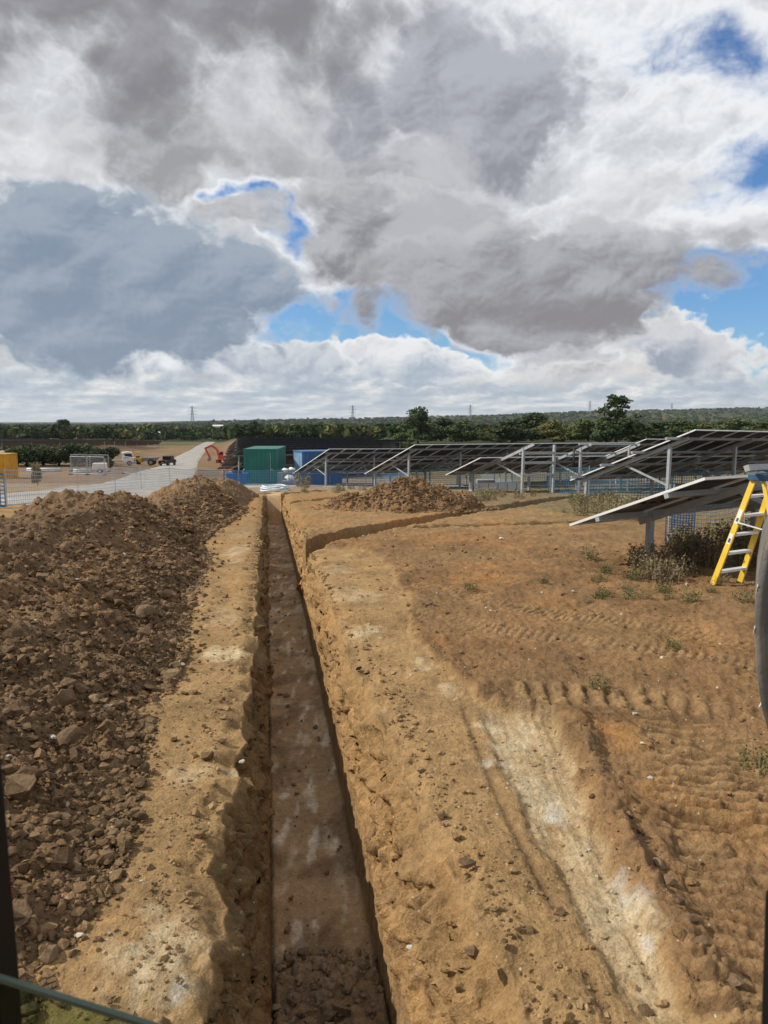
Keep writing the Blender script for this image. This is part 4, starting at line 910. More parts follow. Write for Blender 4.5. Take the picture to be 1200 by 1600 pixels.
for (px, py, Y, s, lab) in ((446, 735, 52, .30, 'white bag on the stack behind the green container'), (456, 733, 52.4, .26, 'small white sack right beside the blue container'), (453, 747, 50.5, .42, 'large white sack on the ground between both containers')):
    V, Fs = PROTO[3]; p = at(px, py, Y); o = np_mesh('sack', V * s * np.array([1.2, 1, .8]), Fs, MATS['bag_white'], True); o.location = p; tag(o, lab, 'sack')
    z = G(p.x, p.y)
    if p.z - s * .5 > z + .3: tag(MB().box(p.x - .5, p.x + .5, p.y - .4, p.y + .4, z - .1, p.z - s * .42).build('pallet_stack', MATS['grey_paint']), 'grey stacked pallets under the ' + {446: 'white bag by the green container', 456: 'small sack by the blue container', 453: 'large white sack'}[px], 'pallets')
def coil(c, r0):
    t = empty('pipe_coil', c); tag(t, 'white coil of plastic pipe lying at the end of the trench', 'pipe coil')
    for k in range(5):
        rr = r0 - .07 * (k % 3); z = .05 + .085 * (k // 2); pts = [(rr * math.cos(a), rr * math.sin(a), z + .02 * math.sin(3 * a + k)) for a in np.linspace(0, 6.283, 33)]
        MB().tube(pts, .04, 6, cap=False).build('pipe_loop', MATS['pipe_white'], t, True)
cp = ground_at(429, 768); coil((cp.x, cp.y, cp.z + .03), .62)
def tray(px, py, Y, w, lab):
    p = at(px, py, Y); t = empty('steel_tray', (p.x, p.y, p.z), (0, 0, R(20))); tag(t, lab, 'steel tray')
    MB().box(0, w, 0, .5, 0, .03).box(0, w, 0, .02, .03, .32).box(0, w, .48, .5, .03, .32).build('trough', MATS['alu'], t)
    for k in range(5): MB().box(w * (k + .5) / 5 - .02, w * (k + .5) / 5 + .02, -.012, -.002, 0, .32).build('rib', MATS['galv'], t)
tray(741, 768, 32.5, 2.3, 'bright galvanised tray on the ground under the half built table')
p = ground_at(757, 769); tag(MB().box(p.x - .3, p.x + .5, 33.9, 34.5, G(p.x, 34) - .1, G(p.x, 34) + .55).build('grey_crate', MATS['grey_paint'], bevel=.02), 'grey crate standing behind the galvanised tray', 'crate')

# ------------------------------------------------------------------ barrier netting
def netting(pts, h, mname, label, cell=.11, strand=.016, post=2.6, sag=.05, lift=0.03, seed=1):
    root = empty('barrier_netting', (pts[0][0], pts[0][1], G(*pts[0]))); tag(root, label, 'netting', 'plastic barrier netting'); inv = Matrix.Translation(root.location).inverted()
    P = np.array(pts, float); seg = np.r_[0, np.cumsum(np.hypot(*np.diff(P, axis=0).T))]; L = seg[-1]; n = int(L / cell); s = np.linspace(0, L, n + 1)
    x, y = np.interp(s, seg, P[:, 0]), np.interp(s, seg, P[:, 1]); g = gz(x, y) + lift
    top = h - sag * np.abs(np.sin(np.pi * s / post)) * (1 + .5 * pn(s * .3, 0 * s, seed)) + .05 * pn(s * .5, 0 * s + 7, seed); wob = .05 * pn(s * .8, 0 * s + 3, seed)
    k = int(h / cell) + 1; tx, ty = np.gradient(x), np.gradient(y); Ls = np.hypot(tx, ty); nx, ny = -ty / Ls, tx / Ls; fr = np.linspace(0, 1, k)
    X = x[:, None] + nx[:, None] * wob[:, None] * np.sin(np.pi * fr); Y = y[:, None] + ny[:, None] * wob[:, None] * np.sin(np.pi * fr); Z = g[:, None] + .02 + top[:, None] * fr + .012 * pn(X * 6, Y * 6 + fr * 9, seed)
    Q = np.stack([X, Y, Z], -1); V = []; Fs = []; b = 0; t = np.stack([tx / Ls, ty / Ls, 0 * tx], -1)[:, None]
    A_ = Q - t * strand / 2; B_ = Q + t * strand / 2          # uprights
    for j in range(k - 1):
        q = np.stack([A_[:, j], B_[:, j], B_[:, j + 1], A_[:, j + 1]], 1).reshape(-1, 3); V.append(q); Fs.append(np.arange(len(q)).reshape(-1, 4) + b); b += len(q)
    up = np.array([0, 0, 1.0])
    for j in range(k):
        wd = strand * (2.2 if j in (0, k - 1) else 1.0); a1, b1 = Q[:, j] - up * wd / 2, Q[:, j] + up * wd / 2
        q = np.stack([a1[:-1], a1[1:], b1[1:], b1[:-1]], 1).reshape(-1, 3); V.append(q); Fs.append(np.arange(len(q)).reshape(-1, 4) + b); b += len(q)
    o = np_mesh('net', np.concatenate(V), np.concatenate(Fs), MATS[mname], False, None, root); o.matrix_parent_inverse = inv; o['kind'] = 'stuff'
    sm = o.modifiers.new('thick', 'SOLIDIFY'); sm.thickness = .004
    for sp_ in np.arange(.05, L, post):
        px_, py_ = np.interp(sp_, seg, P[:, 0]), np.interp(sp_, seg, P[:, 1]); gg = G(px_, py_); lean = random.uniform(-.04, .04)
        q = MB().tube([(px_, py_ - .02, gg - .3), (px_ + lean, py_ - .02, gg + h + .14)], .014, 6).build('pin', MATS['galv'], root); q.matrix_parent_inverse = inv
netting([(-14.0, 20.5), (-11.1, 22.0)], 1.0, 'net_blue', 'bright blue netting end at the left edge behind the spoil heap', .12, .030, 1.5, .1, seed=2)
netting([(-11.1, 22.0), (-10.7, 27), (-11.4, 36), (-11.0, 44.5)], 1.05, 'net_grey', 'pale netting with thin pins beside the gravel road', .12, .012, 4.4, .08, seed=3)
netting([(-11.0, 44.5), (-8.6, 46.2), (-5.9, 46.6)], 1.0, 'net_teal', 'teal netting across the foot of the green container', .10, .024, 2.6, seed=4)
netting([(-5.9, 46.6), (-2.6, 45.9), (.2, 43.9), (1.4, 42.3)], 1.0, 'net_blue', 'blue netting below the farthest of the near solar tables', .10, .022, 2.6, seed=5)
netting([(1.4, 42.3), (4.0, 38.9), (6.2, 36.4), (9.0, 36.0)], 1.1, 'net_teal', 'greyish blue netting running behind the low spoil heap', .10, .016, 2.6, seed=6)
netting([(6.9, 31.5), (9.5, 30.6), (12.0, 30.8)], 1.05, 'net_teal', 'blue green netting under the half built solar table', .10, .017, 2.4, seed=7)
netting([(7.2, 26.6), (9.6, 26.2), (12.2, 27.2)], 1.05, 'net_teal', 'dark blue netting beneath the tall solar table', .10, .019, 2.4, seed=8)
netting([(5.3, 13.9), (6.6, 14.1), (8.3, 15.2)], .95, 'net_grey', 'slack pale blue netting below the nearest solar table', .09, .011, 1.6, .2, seed=9)
netting([(5.2, 13.8), (5.7, 13.75)], .95, 'net_blue', 'bunched blue netting end by the weeds under the front table', .05, .016, .7, .1, seed=10)
netting([tuple(ground_at(347, 737)[:2]), tuple(ground_at(371, 737)[:2])], 1.6, 'net_orange', 'orange barrier mesh left of the green container', .14, .09, 3, seed=11)
def heras(a, b, n, lab):
    a, b = Vector(a), Vector(b)
    for i in range(n):
        p, q = a.lerp(b, i / n), a.lerp(b, (i + .96) / n); t = empty('fence_panel', (p.x, p.y, G(p.x, p.y))); tag(t, lab[i], 'fence panel', 'wire site fence panels'); inv = Matrix.Translation(t.location).inverted()
        m = MB(); z0 = G(p.x, p.y) + .15; z1 = z0 + 1.95; P0, P1 = Vector((p.x, p.y, 0)), Vector((q.x, q.y, 0))
        for z in (z0, z1): m.tube([P0 + Vector((0, 0, z)), P1 + Vector((0, 0, z))], .035, 6)
        for e in (P0, P1): m.tube([e + Vector((0, 0, z0 - .15)), e + Vector((0, 0, z1))], .035, 6)
        m.build('frame', MATS['galv'], t).matrix_parent_inverse = inv
        w = MB()
        for k in range(1, 24): e = P0.lerp(P1, k / 24); w.bar(e + Vector((0, 0, z0)), e + Vector((0, 0, z1)), .010)
        for k in range(1, 9): z = z0 + 1.95 * k / 9; w.bar(P0 + Vector((0, 0, z)), P1 + Vector((0, 0, z)), .010)
        o = w.build('wire_mesh', MATS['galv'], t); o.matrix_parent_inverse = inv; o['kind'] = 'stuff'
        for e in (P0, P1): f = MB().box(e.x - .12, e.x + .12, e.y - .35, e.y + .35, z0 - .2, z0 - .03).build('foot_block', MATS['rubber'], t); f.matrix_parent_inverse = inv
heras(at(111, 746, 88), at(165, 748, 86), 2, ['wire fence panel nearest the yellow container', 'wire fence panel before the white generator'])
heras(at(112, 742, 97), at(172, 742, 96), 2, ['rear left wire fence panel round the generator', 'rear right wire fence panel round the generator'])
heras(at(193, 745, 92), at(214, 748, 88), 1, ['single wire fence panel standing by the road verge'])
def generator(c):
    t = empty('generator', c, (0, 0, R(15))); tag(t, 'white towable generator inside the wire fence panels', 'generator')
    MB().box(-.8, .8, -.5, .5, .45, 1.25).build('canopy', MATS['white_paint'], t, bevel=.06); MB().tube([(.6, 0, 1.2), (.6, 0, 1.75)], .05, 8).build('exhaust', MATS['grey_paint'], t)
    for y in (-.6, .6): w = MB().cyl((0, y, .3), (0, 1, 0), .3, .16, 18).build('wheel', MATS['rubber'], t); MB().cyl((0, y * 1.13, .3), (0, 1, 0), .15, .04, 12).build('rim', MATS['alu'], w)
    MB().bar((-.8, 0, .5), (-1.9, 0, .4), .1).build('drawbar', MATS['galv'], t)
gpn = at(157, 745, 91); generator((gpn.x, 91, G(gpn.x, 91)))
for i, (px, py, Y, w, lab) in enumerate(((68, 739, 96, 4.2, 'long pale pipe stack lying before the hedge'), (128, 737, 93, 2.0, 'short white sheet stack inside the wire fence'))):
    p = at(px, py, Y); t = empty('pipe_stack', (p.x, Y, G(p.x, Y))); tag(t, lab, 'pipe stack')
    for k in range(5): MB().cyl((0, (k % 3) * .24, .14 + .2 * (k // 3)), (1, 0, 0), .11, w, 10).build('pipe', MATS['pipe_white'], t, True)
p = ground_at(60, 772)

# ------------------------------------------------------------------ vehicles
def wheel(t, c, r, w, axis=(1, 0, 0)):
    o = MB().cyl(c, axis, r, w, 20).build('wheel', MATS['rubber'], t); a = Vector(axis)
    MB().cyl(Vector(c) + a * .0, axis, r * .55, w + .03, 14).build('rim', MATS['grey_paint'], o)
def pickup(loc, rz):
    t = empty('black_pickup', loc, (0, 0, rz)); tag(t, 'black off road pickup parked on the gravel road', 'pickup truck')
    prof = [(-2.3, .5), (-2.3, 1.05), (-.45, 1.1), (-.35, 1.85), (.95, 1.88), (1.35, 1.15), (2.2, 1.05), (2.3, .5)]
    MB().prism(prof, (-.88, 0, 0), (0, 1, 0), (0, 0, 1), (1.76, 0, 0)).build('body', MATS['black_paint'], t, bevel=.06)
    MB().prism([(-.28, 1.2), (-.24, 1.72), (.88, 1.75), (1.18, 1.2)], (-.892, 0, 0), (0, 1, 0), (0, 0, 1), (1.784, 0, 0)).build('side_window', MATS['glass_dark'], t)
    MB().box(-.7, .7, -.52, -.40, 1.25, 1.72).build('rear_window', MATS['glass_dark'], t); MB().box(-.84, .84, -2.36, -2.29, .55, 1.0).build('tailgate', MATS['black_paint'], t, bevel=.01)
    MB().box(-.26, .26, -2.385, -2.37, .62, .74).build('number_plate', MATS['yellow_paint'], t); MB().box(-.8, .8, -2.5, -2.3, .42, .55).build('bumper', MATS['grey_paint'], t)
    for x in (-.80, .66): MB().box(x, x + .14, -2.38, -2.3, .72, .98).build('tail_light', MATS['red_paint'], t)
    for x in (-.78, .78):
        for y in (-1.4, 1.45): wheel(t, (x, y, .4), .4, .26)
pk = ground_at(262, 728); pickup((pk.x, pk.y, pk.z + .1), R(-8))
def dumper(loc, rz):
    t = empty('site_dumper', loc, (0, 0, rz)); tag(t, 'yellow and black site dumper with a loaded skip beside the road', 'dumper')
    MB().hexa([(-.2, -.9, .8), (2.2, -.9, .9), (2.2, .9, .9), (-.2, .9, .8), (-.3, -1.1, 1.5), (2.7, -1.1, 1.6), (2.7, 1.1, 1.6), (-.3, 1.1, 1.5)]).build('skip_bucket', MATS['grey_paint'], t, bevel=.04)
    MB().box(-2.4, -.35, -.8, .8, .6, 1.45).build('engine_hood', MATS['yellow_paint'], t, bevel=.08); MB().box(-1.5, -.9, -.35, .35, 1.45, 1.75).build('seat', MATS['black_paint'], t)
    r = MB()
    for y in (-.7, .7): r.tube([(-1.7, y, 1.4), (-1.7, y, 2.5), (-.8, y, 2.5)], .05, 8)
    r.box(-1.8, -.7, -.8, .8, 2.48, 2.56); r.build('roll_bar', MATS['yellow_paint'], t)
    for x in (-1.5, 1.4):
        for y in (-.95, .95): wheel(t, (x, y, .6), .6, .45, (0, 1, 0))
dp = ground_at(226, 727); dumper((dp.x, dp.y, dp.z), R(5))
def site_van(loc, rz):
    t = empty('site_truck', loc, (0, 0, rz)); tag(t, 'small white cab truck left of the yellow dumper', 'truck')
    MB().prism([(-.9, .5), (-.9, 2.2), (-.1, 2.3), (.75, 2.2), (.95, 1.3), (1.0, .5)], (-.9, 0, 0), (0, 1, 0), (0, 0, 1), (1.8, 0, 0)).build('cab', MATS['white_paint'], t, bevel=.06)
    MB().prism([(-.5, 1.35), (-.5, 2.0), (.6, 2.0), (.78, 1.35)], (-.912, 0, 0), (0, 1, 0), (0, 0, 1), (1.824, 0, 0)).build('side_window', MATS['glass_dark'], t)
    MB().box(-.65, .65, -.93, -.905, 1.35, 2.0).build('rear_window', MATS['glass_dark'], t)
    MB().box(-.95, .95, -3.6, -.95, .75, .9).box(-.95, .95, -3.6, -3.55, .9, 1.3).build('flatbed', MATS['grey_paint'], t)
    for x in (-.78, .78):
        for y in (-2.7, .2): wheel(t, (x, y, .4), .4, .25)
vp = ground_at(200, 727); site_van((vp.x, vp.y, vp.z), R(-70))
def digger(loc, rz):
    t = empty('excavator', loc, (0, 0, rz)); t.scale = (.85, .85, .85); tag(t, 'orange red tracked excavator with folded arm beside the road', 'excavator')
    for y in (-1.1, 1.1):
        tr = MB(); pts = [(-1.6 + .35 * math.cos(a), .4 + .4 * math.sin(a)) for a in np.linspace(math.pi / 2, 3 * math.pi / 2, 8)] + [(1.6 + .35 * math.cos(a), .4 + .4 * math.sin(a)) for a in np.linspace(-math.pi / 2, math.pi / 2, 8)]
        o = tr.prism(pts, (0, y - .28, 0), (1, 0, 0), (0, 0, 1), (0, .56, 0)).build('track', MATS['rubber'], t)
        for x in (-1.5, 1.5): MB().cyl((x, y, .4), (0, 1, 0), .28, .6, 14).build('sprocket', MATS['red_paint'], o)
    MB().box(-2.2, 1.4, -1.3, 1.3, 1.0, 1.75).build('upper_body', MATS['red_paint'], t, bevel=.08); MB().box(-2.4, -1.5, -1.3, 1.3, 1.1, 2.3).build('counterweight', MATS['grey_paint'], t, bevel=.15)
    c = MB().prism([(0, 1.75), (0, 3.0), (.9, 3.0), (1.4, 2.3), (1.4, 1.75)], (0, .35, 0), (1, 0, 0), (0, 0, 1), (0, .95, 0)).build('cab', MATS['red_paint'], t, bevel=.05)
    MB().prism([(.1, 2.15), (.1, 2.85), (.82, 2.85), (1.2, 2.3), (1.2, 2.15)], (0, .335, 0), (1, 0, 0), (0, 0, 1), (0, .98, 0)).build('window', MATS['glass_dark'], c)
    b = MB(); P = [(1.2, -.2, 1.7), (1.5, -.2, 3.4), (2.9, -.2, 4.5), (4.6, -.2, 3.7)]
    for p, q in zip(P[:-1], P[1:]): b.bar(p, q, .55, .65, up=(0, 1, 0))
    b.build('boom', MATS['red_paint'], t); MB().bar((4.6, -.2, 3.9), (3.4, -.2, 1.3), .5, .45, up=(0, 1, 0)).build('dipper_arm', MATS['red_paint'], t)
    MB().prism([(0, 0), (.2, -.7), (.8, -.9), (1.2, -.5), (.9, .1)], (3.0, -.7, 1.3), (1, 0, 0), (0, 0, 1), (0, 1.0, 0)).build('bucket', MATS['grey_paint'], t)
    MB().cyl((1.9, -.2, 2.6), (.5, 0, 1), .09, 1.8, 10).build('ram', MATS['alu'], t)
ep = ground_at(343, 723); digger((ep.x + .9, ep.y, ep.z), R(193))
# ------------------------------------------------------------------ ladder
def ladder():
    t = empty('stepladder', (4.23, 9.6, .0)); tag(t, 'yellow fibreglass stepladder with a blue top beside the nearest table', 'stepladder')
    wd = Vector((.87, .50, 0)); ld = Vector((.50, -.87, 0)); H = 1.50; top = ld * .46
    for k, (s, r0) in enumerate(((-1, 0), (1, 0))):
        base = wd * (.30 + s * .29); tp = wd * (.30 + s * .19) + top + Vector((0, 0, H))
        r = MB(); r.bar(base, tp, .075, .028, up=wd).build('front_rail', MATS['ladder_yellow'], t, bevel=.004)
        MB().bar(base - Vector((0, 0, .04)), base + (tp - base) * .035, .085, .04, up=wd).build('foot', MATS['rubber'], t)
        b2 = base + ld * 1.06 + wd * s * .02; t2 = wd * (.30 + s * .19) + top + ld * .10 + Vector((0, 0, H))
        MB().bar(b2, t2, .05, .026, up=wd).build('rear_rail', MATS['ladder_yellow'], t, bevel=.004)
        if s == -1:
            for f, lab in ((.42, 0), (.60, 1)):
                m = base.lerp(tp, f + .09) - wd * .0165; MB().bar(base.lerp(tp, f) - wd * .016, base.lerp(tp, f + (.12 if lab else .09)) - wd * .016, .05, .002, up=wd).build('sticker', MATS['white_paint'], t)
                MB().bar(base.lerp(tp, f + .015) - wd * .0176, base.lerp(tp, f + .05) - wd * .0176, .03, .001, up=wd).build('sticker_print', MATS['cap_blue'], t)
    for i in range(1, 6):
        z = H * i / 6; f = i / 6; c = wd * .30 + top * f + Vector((0, 0, z)); hw = .29 - .10 * f - .012
        MB().bar(c - wd * hw, c + wd * hw, .085, .03, up=(0, 0, 1)).build('tread', MATS['alu'], t)
        if i in (2, 4): c2 = wd * .30 + (ld * 1.06).lerp(top + ld * .1, f) + Vector((0, 0, z)); MB().bar(c2 - wd * (hw + .01), c2 + wd * (hw + .01), .03, .03).build('rear_brace', MATS['alu'], t)
    c = wd * .30 + top + ld * .05 + Vector((0, 0, H + .005)); m = MB(); e, f = wd * .25, ld * .11
    m.hexa([c - e - f + Vector((0, 0, -.05)), c + e - f + Vector((0, 0, -.05)), c + e + f + Vector((0, 0, -.05)), c - e + f + Vector((0, 0, -.05)), c - e - f + Vector((0, 0, .035)), c + e - f + Vector((0, 0, .035)), c + e + f + Vector((0, 0, .035)), c - e + f + Vector((0, 0, .035))]).build('top_cap', MATS['cap_blue'], t, bevel=.01)
    a = wd * .02 + top * .6 + Vector((0, 0, H * .62)); MB().bar(a, a + ld * .42 + Vector((0, 0, -.06)), .02, .012).build('spreader', MATS['alu'], t)
ladder()

# ------------------------------------------------------------------ trees, bushes, woods
def leaf_quads(P, N, size, r):
    """little leaf-clump faces at P, facing roughly N"""
    n = len(P); N = N + r.normal(0, .55, (n, 3)); N /= np.linalg.norm(N, axis=1)[:, None] + 1e-9
    a = np.cross(N, r.normal(size=(n, 3))); a /= np.linalg.norm(a, axis=1)[:, None] + 1e-9; b = np.cross(N, a)
    sz = (size * r.uniform(.6, 1.3, n))[:, None]
    k = r.uniform(.5, 1.0, (n, 1))
    V = np.stack([P - a * sz - b * sz * k * .4, P + a * sz * .3 - b * sz * k, P + a * sz + b * sz * k * .3, P - a * sz * .2 + b * sz * k], 1)
    return V.reshape(-1, 3), np.arange(4 * n).reshape(-1, 4)
def crown_points(lobes, n, r, fill=.25):
    w = np.array([l[3] * l[4] for l in lobes]); idx = r.choice(len(lobes), n, p=w / w.sum()); L = np.array(lobes)[idx]
    d = r.normal(size=(n, 3)); d /= np.linalg.norm(d, axis=1)[:, None]; rad = np.where(r.random(n) < fill, r.uniform(.3, .9, n), r.uniform(.82, 1.08, n))
    sc = L[:, [3, 3, 4]]; P = L[:, :3] + d * sc * rad[:, None]
    return P, d
def tree_proto(h, w, seed, n=2600, kind='round', leaf=.34):
    r = np.random.default_rng(seed); lobes = []
    if kind == 'round':
        for i in range(20):
            t = i / 19; ang = r.uniform(0, 6.283); rr = w * .34 * math.sin(math.pi * (.30 + .62 * t)) * r.uniform(.5, 1.15)
            lobes.append((rr * math.cos(ang), rr * math.sin(ang), h * (.12 + .76 * t), w * r.uniform(.13, .24), h * r.uniform(.08, .14)))
    elif kind == 'ragged':
        for i in range(16): ang = r.uniform(0, 6.283); rr = w * r.uniform(.05, .36); lobes.append((rr * math.cos(ang), rr * math.sin(ang), h * r.uniform(.08, .56), w * r.uniform(.13, .22), h * r.uniform(.07, .12)))
        for i in range(26): ang = r.uniform(0, 6.283); z_ = r.uniform(.55, .97); rr = w * r.uniform(.02, .30) * (1.25 - .6 * (z_ - .55) / .42); lobes.append((rr * math.cos(ang), rr * math.sin(ang), h * z_, w * r.uniform(.06, .12), h * r.uniform(.035, .065)))
    else:  # bush
        for i in range(12): ang = r.uniform(0, 6.283); rr = w * r.uniform(.0, .36); lobes.append((rr * math.cos(ang), rr * math.sin(ang), h * r.uniform(.25, .72), w * r.uniform(.14, .24), h * r.uniform(.16, .27)))
    P, d = crown_points(lobes, n, r); V, Fq = leaf_quads(P, d, leaf, r)
    tr = MB(); tr.tube([(0, 0, -1.2), (.02 * h, 0, h * .2), (-.01 * h, .01 * h, h * .5), (0, 0, h * .82)], [h * .032, h * .026, h * .017, h * .005], 8)
    for l in lobes[:9]: tr.tube([(0, 0, h * .18 + .3 * l[2] * .4), (l[0] * .5, l[1] * .5, l[2] * .72), (l[0], l[1], l[2])], [h * .013, h * .009, h * .003], 6)
    return (V, Fq), tr
PROTOS = {}
def tree(name, label, cat, loc, h, w, kind, mname, group, seed, n=3600, leaf=.27, rz=None):
    key = (kind, seed % 3)
    if key not in PROTOS:
        (V, Fq), tr = tree_proto(10.0, 9.0, 300 + seed % 3 + len(kind), n, kind, leaf)
        c = np_mesh('crown', V, Fq, MATS['leaf_mid'], False); k = tr.build('trunk', MATS['bark'], None, True); PROTOS[key] = (c.data, k.data)
        bpy.data.objects.remove(c); bpy.data.objects.remove(k)
    t = empty(name, loc, (0, 0, random.uniform(0, 6.28) if rz is None else rz)); t.scale = (w / 9.0, w / 9.0, h / 10.0); tag(t, label, cat, group)
    c = link(bpy.data.objects.new('crown', PROTOS[key][0]), t); c.material_slots[0].link = 'OBJECT'; c.material_slots[0].material = MATS[mname]
    link(bpy.data.objects.new('trunk', PROTOS[key][1]), t); return t
def tree_px(name, label, cat, px, ytop, wpx, Y, kind, mname, group, seed, base=None, rz=None):
    p = at(px, ytop, Y); g = G(p.x, Y); h = max(2.0, p.z - g); tree(name, label, cat, (p.x, Y, g), h, wpx / F_PX * Y, kind, mname, group, seed, rz=rz)
RG = 'trees behind the solar tables'
tree_px('oak_tree', 'big dark round tree standing above the solar tables', 'tree', 653, 636, 60, 190, 'round', 'leaf_dark', None, 0)
tree_px('ash_tree', 'tall ragged tree with a thin open top, right of centre', 'tree', 966, 617, 86, 185, 'ragged', 'leaf_mid', None, 1)
tree_px('field_tree', 'large dark tree above the far solar field at left', 'tree', 95, 654, 46, 430, 'round', 'leaf_dark', None, 2)
tree_px('conifer_tree', 'dark tree above the solar rows right of the haul road', 'tree', 398, 657, 34, 260, 'round', 'leaf_dark', None, 1)
tree_px('round_bush', 'rounded green bush at the end of the far solar rows', 'bush', 607, 680, 62, 128, 'bush', 'leaf_mid', None, 0)
tree_px('leafy_bush', 'dark bush between the excavator and the green container', 'bush', 372, 697, 30, 66, 'bush', 'leaf_dark', None, 1)
rows = [(630, 676, 34, 'leaf_mid'), (690, 652, 52, 'leaf_dark'), (722, 656, 44, 'leaf_mid'), (733, 668, 36, 'leaf_mid'), (767, 667, 38, 'leaf_olive'), (800, 655, 54, 'leaf_dark'), (832, 645, 56, 'leaf_dark'), (866, 656, 46, 'leaf_olive'), (893, 662, 36, 'leaf_mid'), (920, 655, 48, 'leaf_mid'),
        (1002, 662, 44, 'leaf_mid'), (1034, 657, 50, 'leaf_dark'), (1068, 655, 48, 'leaf_mid'), (1100, 660, 40, 'leaf_olive'), (1128, 657, 48, 'leaf_dark'), (1158, 654, 50, 'leaf_mid'), (1190, 658, 46, 'leaf_olive'), (1224, 652, 54, 'leaf_dark'), (1262, 656, 50, 'leaf_mid')]
ADJ = {'leaf_dark': 'dark green', 'leaf_mid': 'mid green', 'leaf_olive': 'yellowing'}
near_of = ['beside the rounded bush', 'just right of the big dark tree', 'second right of the big dark tree', 'low and rounded before the tree belt', 'small and rounded in the belt middle', 'broad in the middle of the belt', 'tallest in the middle of the belt', 'left of the ragged tall tree', 'small by the ragged tall tree', 'touching the ragged tall tree on its left', 'touching the ragged tall tree on its right', 'above the half built table', 'behind the tall table left part', 'small, behind the tall table peak', 'behind the tall table peak', 'second from the right edge of the belt', 'last before the right picture edge', 'beyond the right picture edge', 'farthest right beyond the picture']
for i, (px, yt, wpx, mn) in enumerate(rows):
    tree_px('belt_tree', '%s tree %s' % (ADJ[mn], near_of[i]), 'tree', px, yt, wpx * 1.4, 200 + (i * 37) % 60 if i != 0 else 150, 'round', mn, RG, i)
for i, px in enumerate((-30, 8, 40, 66, 90, 114, 136, 154)):
    where = ['cut by the left picture edge', 'behind the yellow container', 'right of the yellow container', 'left of the hedge middle', 'in the middle of the hedge', 'right of the hedge middle', 'behind the wire fence panels', 'at the right end of the hedge'][i]
    tree_px('hedge_bush', 'dark hedge bush ' + where, 'bush', px, (690, 691, 689, 690, 687, 688, 689, 693)[i], 66, 112 + (i * 5) % 9, 'bush', 'leaf_dark', 'dark hedge in front of the far solar field', i)
tree_px('verge_bush', 'small scrubby bush beside the wire fence panel and the road', 'bush', 170, 716, 20, 104, 'bush', 'leaf_olive', None, 1)
tree_px('verge_plant', 'grey green weed clump at the near edge of the road', 'bush', 60, 768, 20, 58, 'bush', 'leaf_weed', None, 2)
def woods():
    r = np.random.default_rng(77); n = 9000
    Y = np.exp(r.uniform(math.log(345), math.log(4700), n)); a = r.uniform(-.72, .72, n); X = a * Y
    dens = fbm(X, Y * .35, .004, 3, 310); keep = (r.random(n) < sst(dens, -1.0, -.1)) | (Y < 620); keep &= ~((Y < 500) & (a > -.34) & (a < -.2)) & ~((Y < 400) & (a < -.3)) & ~((np.abs(a + .228) < .012) & (Y < 520)); X, Y, a = X[keep], Y[keep], a[keep]
    VV = []; FF = []; CC = []; b = 0; pal = 1.55 * np.array([(.018, .030, .012), (.026, .040, .015), (.038, .052, .018), (.056, .062, .021), (.085, .08, .028)])
    for x, y in zip(X, Y):
        far = y > 1500; h = r.uniform(4, 7.5) if y < 750 else r.uniform(6, 10); w = r.uniform(5, 10) * (2.2 if far else 1.1); z = G(x, y); m = 60 if y < 900 else (30 if y < 2000 else 18)
        aa = x / y; gold = .35 if (-.16 < aa < -.02 and 500 < y < 900) or (-.42 < aa < -.3 and y > 600) else .05
        col = pal[r.choice(5, p=[.3 - gold * .3, .3 - gold * .3, .29 - gold * .2, .06 + gold * .3, .05 + gold * .5])]
        d = r.normal(size=(m, 3)); d[:, 2] = np.abs(d[:, 2]) - .35; d /= np.linalg.norm(d, axis=1)[:, None]
        P = np.array([x, y, z + h * .45]) + d * np.array([w * .55, w * .55, h * .55]) * r.uniform(.7, 1.0, (m, 1)); V, Fq = leaf_quads(P, d, w * (.17 if m > 40 else .24), r)
        VV.append(V); FF.append(Fq + b); b += len(V); CC.append(np.repeat(np.clip(col * r.uniform(.75, 1.3, (m, 1)), 0, 1), 4, 0))
    o = np_mesh('distant_woodland', np.concatenate(VV), np.concatenate(FF), MATS['far_land'], False, np.concatenate(CC)); tag(o, 'far woods and hedgerows filling the valley up to the hills', 'woodland', None, 'stuff')
woods()
def farm(px, py, Y, w, h, lab):
    w *= .55; h *= .5; py += 1
    p = at(px, py, Y); t = empty('farm_building', (p.x, Y, p.z)); tag(t, lab, 'building', 'far buildings in the valley')
    MB().box(-w / 2, w / 2, 0, w * .5, -14, h * .6).build('wall', MATS['wall_brick'], t)
    MB().prism([(-.4, h * .55), (w * .25, h), (w * .5 + .4, h * .55)], (-w / 2 - .3, 0, 0), (0, 1, 0), (0, 0, 1), (w + .6, 0, 0)).build('roof', MATS['roof_pale'], t)
for a in ((165, 679, 560, 22, 7, 'pale roofed building among trees left of the road top'), (188, 679, 575, 14, 6, 'small pale roof left of the road top'), (243, 680, 540, 10, 6, 'white shed roof just left of the road top'), (417, 671, 900, 34, 10, 'wide pale roof right of the dark conifer like tree'), (340, 668, 1000, 24, 9, 'grey roof in the trees above the excavator')): farm(*a)
def pylon_mesh():
    m = MB(); H, b = 50.0, 4.2
    hw = lambda z: b * (1 - z / H) ** 1.0 * .9 + .5
    lv = [0, 8, 15, 21, 27, 32, 36, 40, 44, 48]
    for sx in (-1, 1):
        for sy in (-1, 1): m.bar((sx * hw(0), sy * hw(0), 0), (sx * .5, sy * .5, H), .55, .55)
    for z0, z1 in zip(lv[:-1], lv[1:]):
        for sy in (-1, 1): m.bar((-hw(z0), sy * hw(z0), z0), (hw(z1), sy * hw(z1), z1), .32); m.bar((hw(z0), sy * hw(z0), z0), (-hw(z1), sy * hw(z1), z1), .32)
    return m
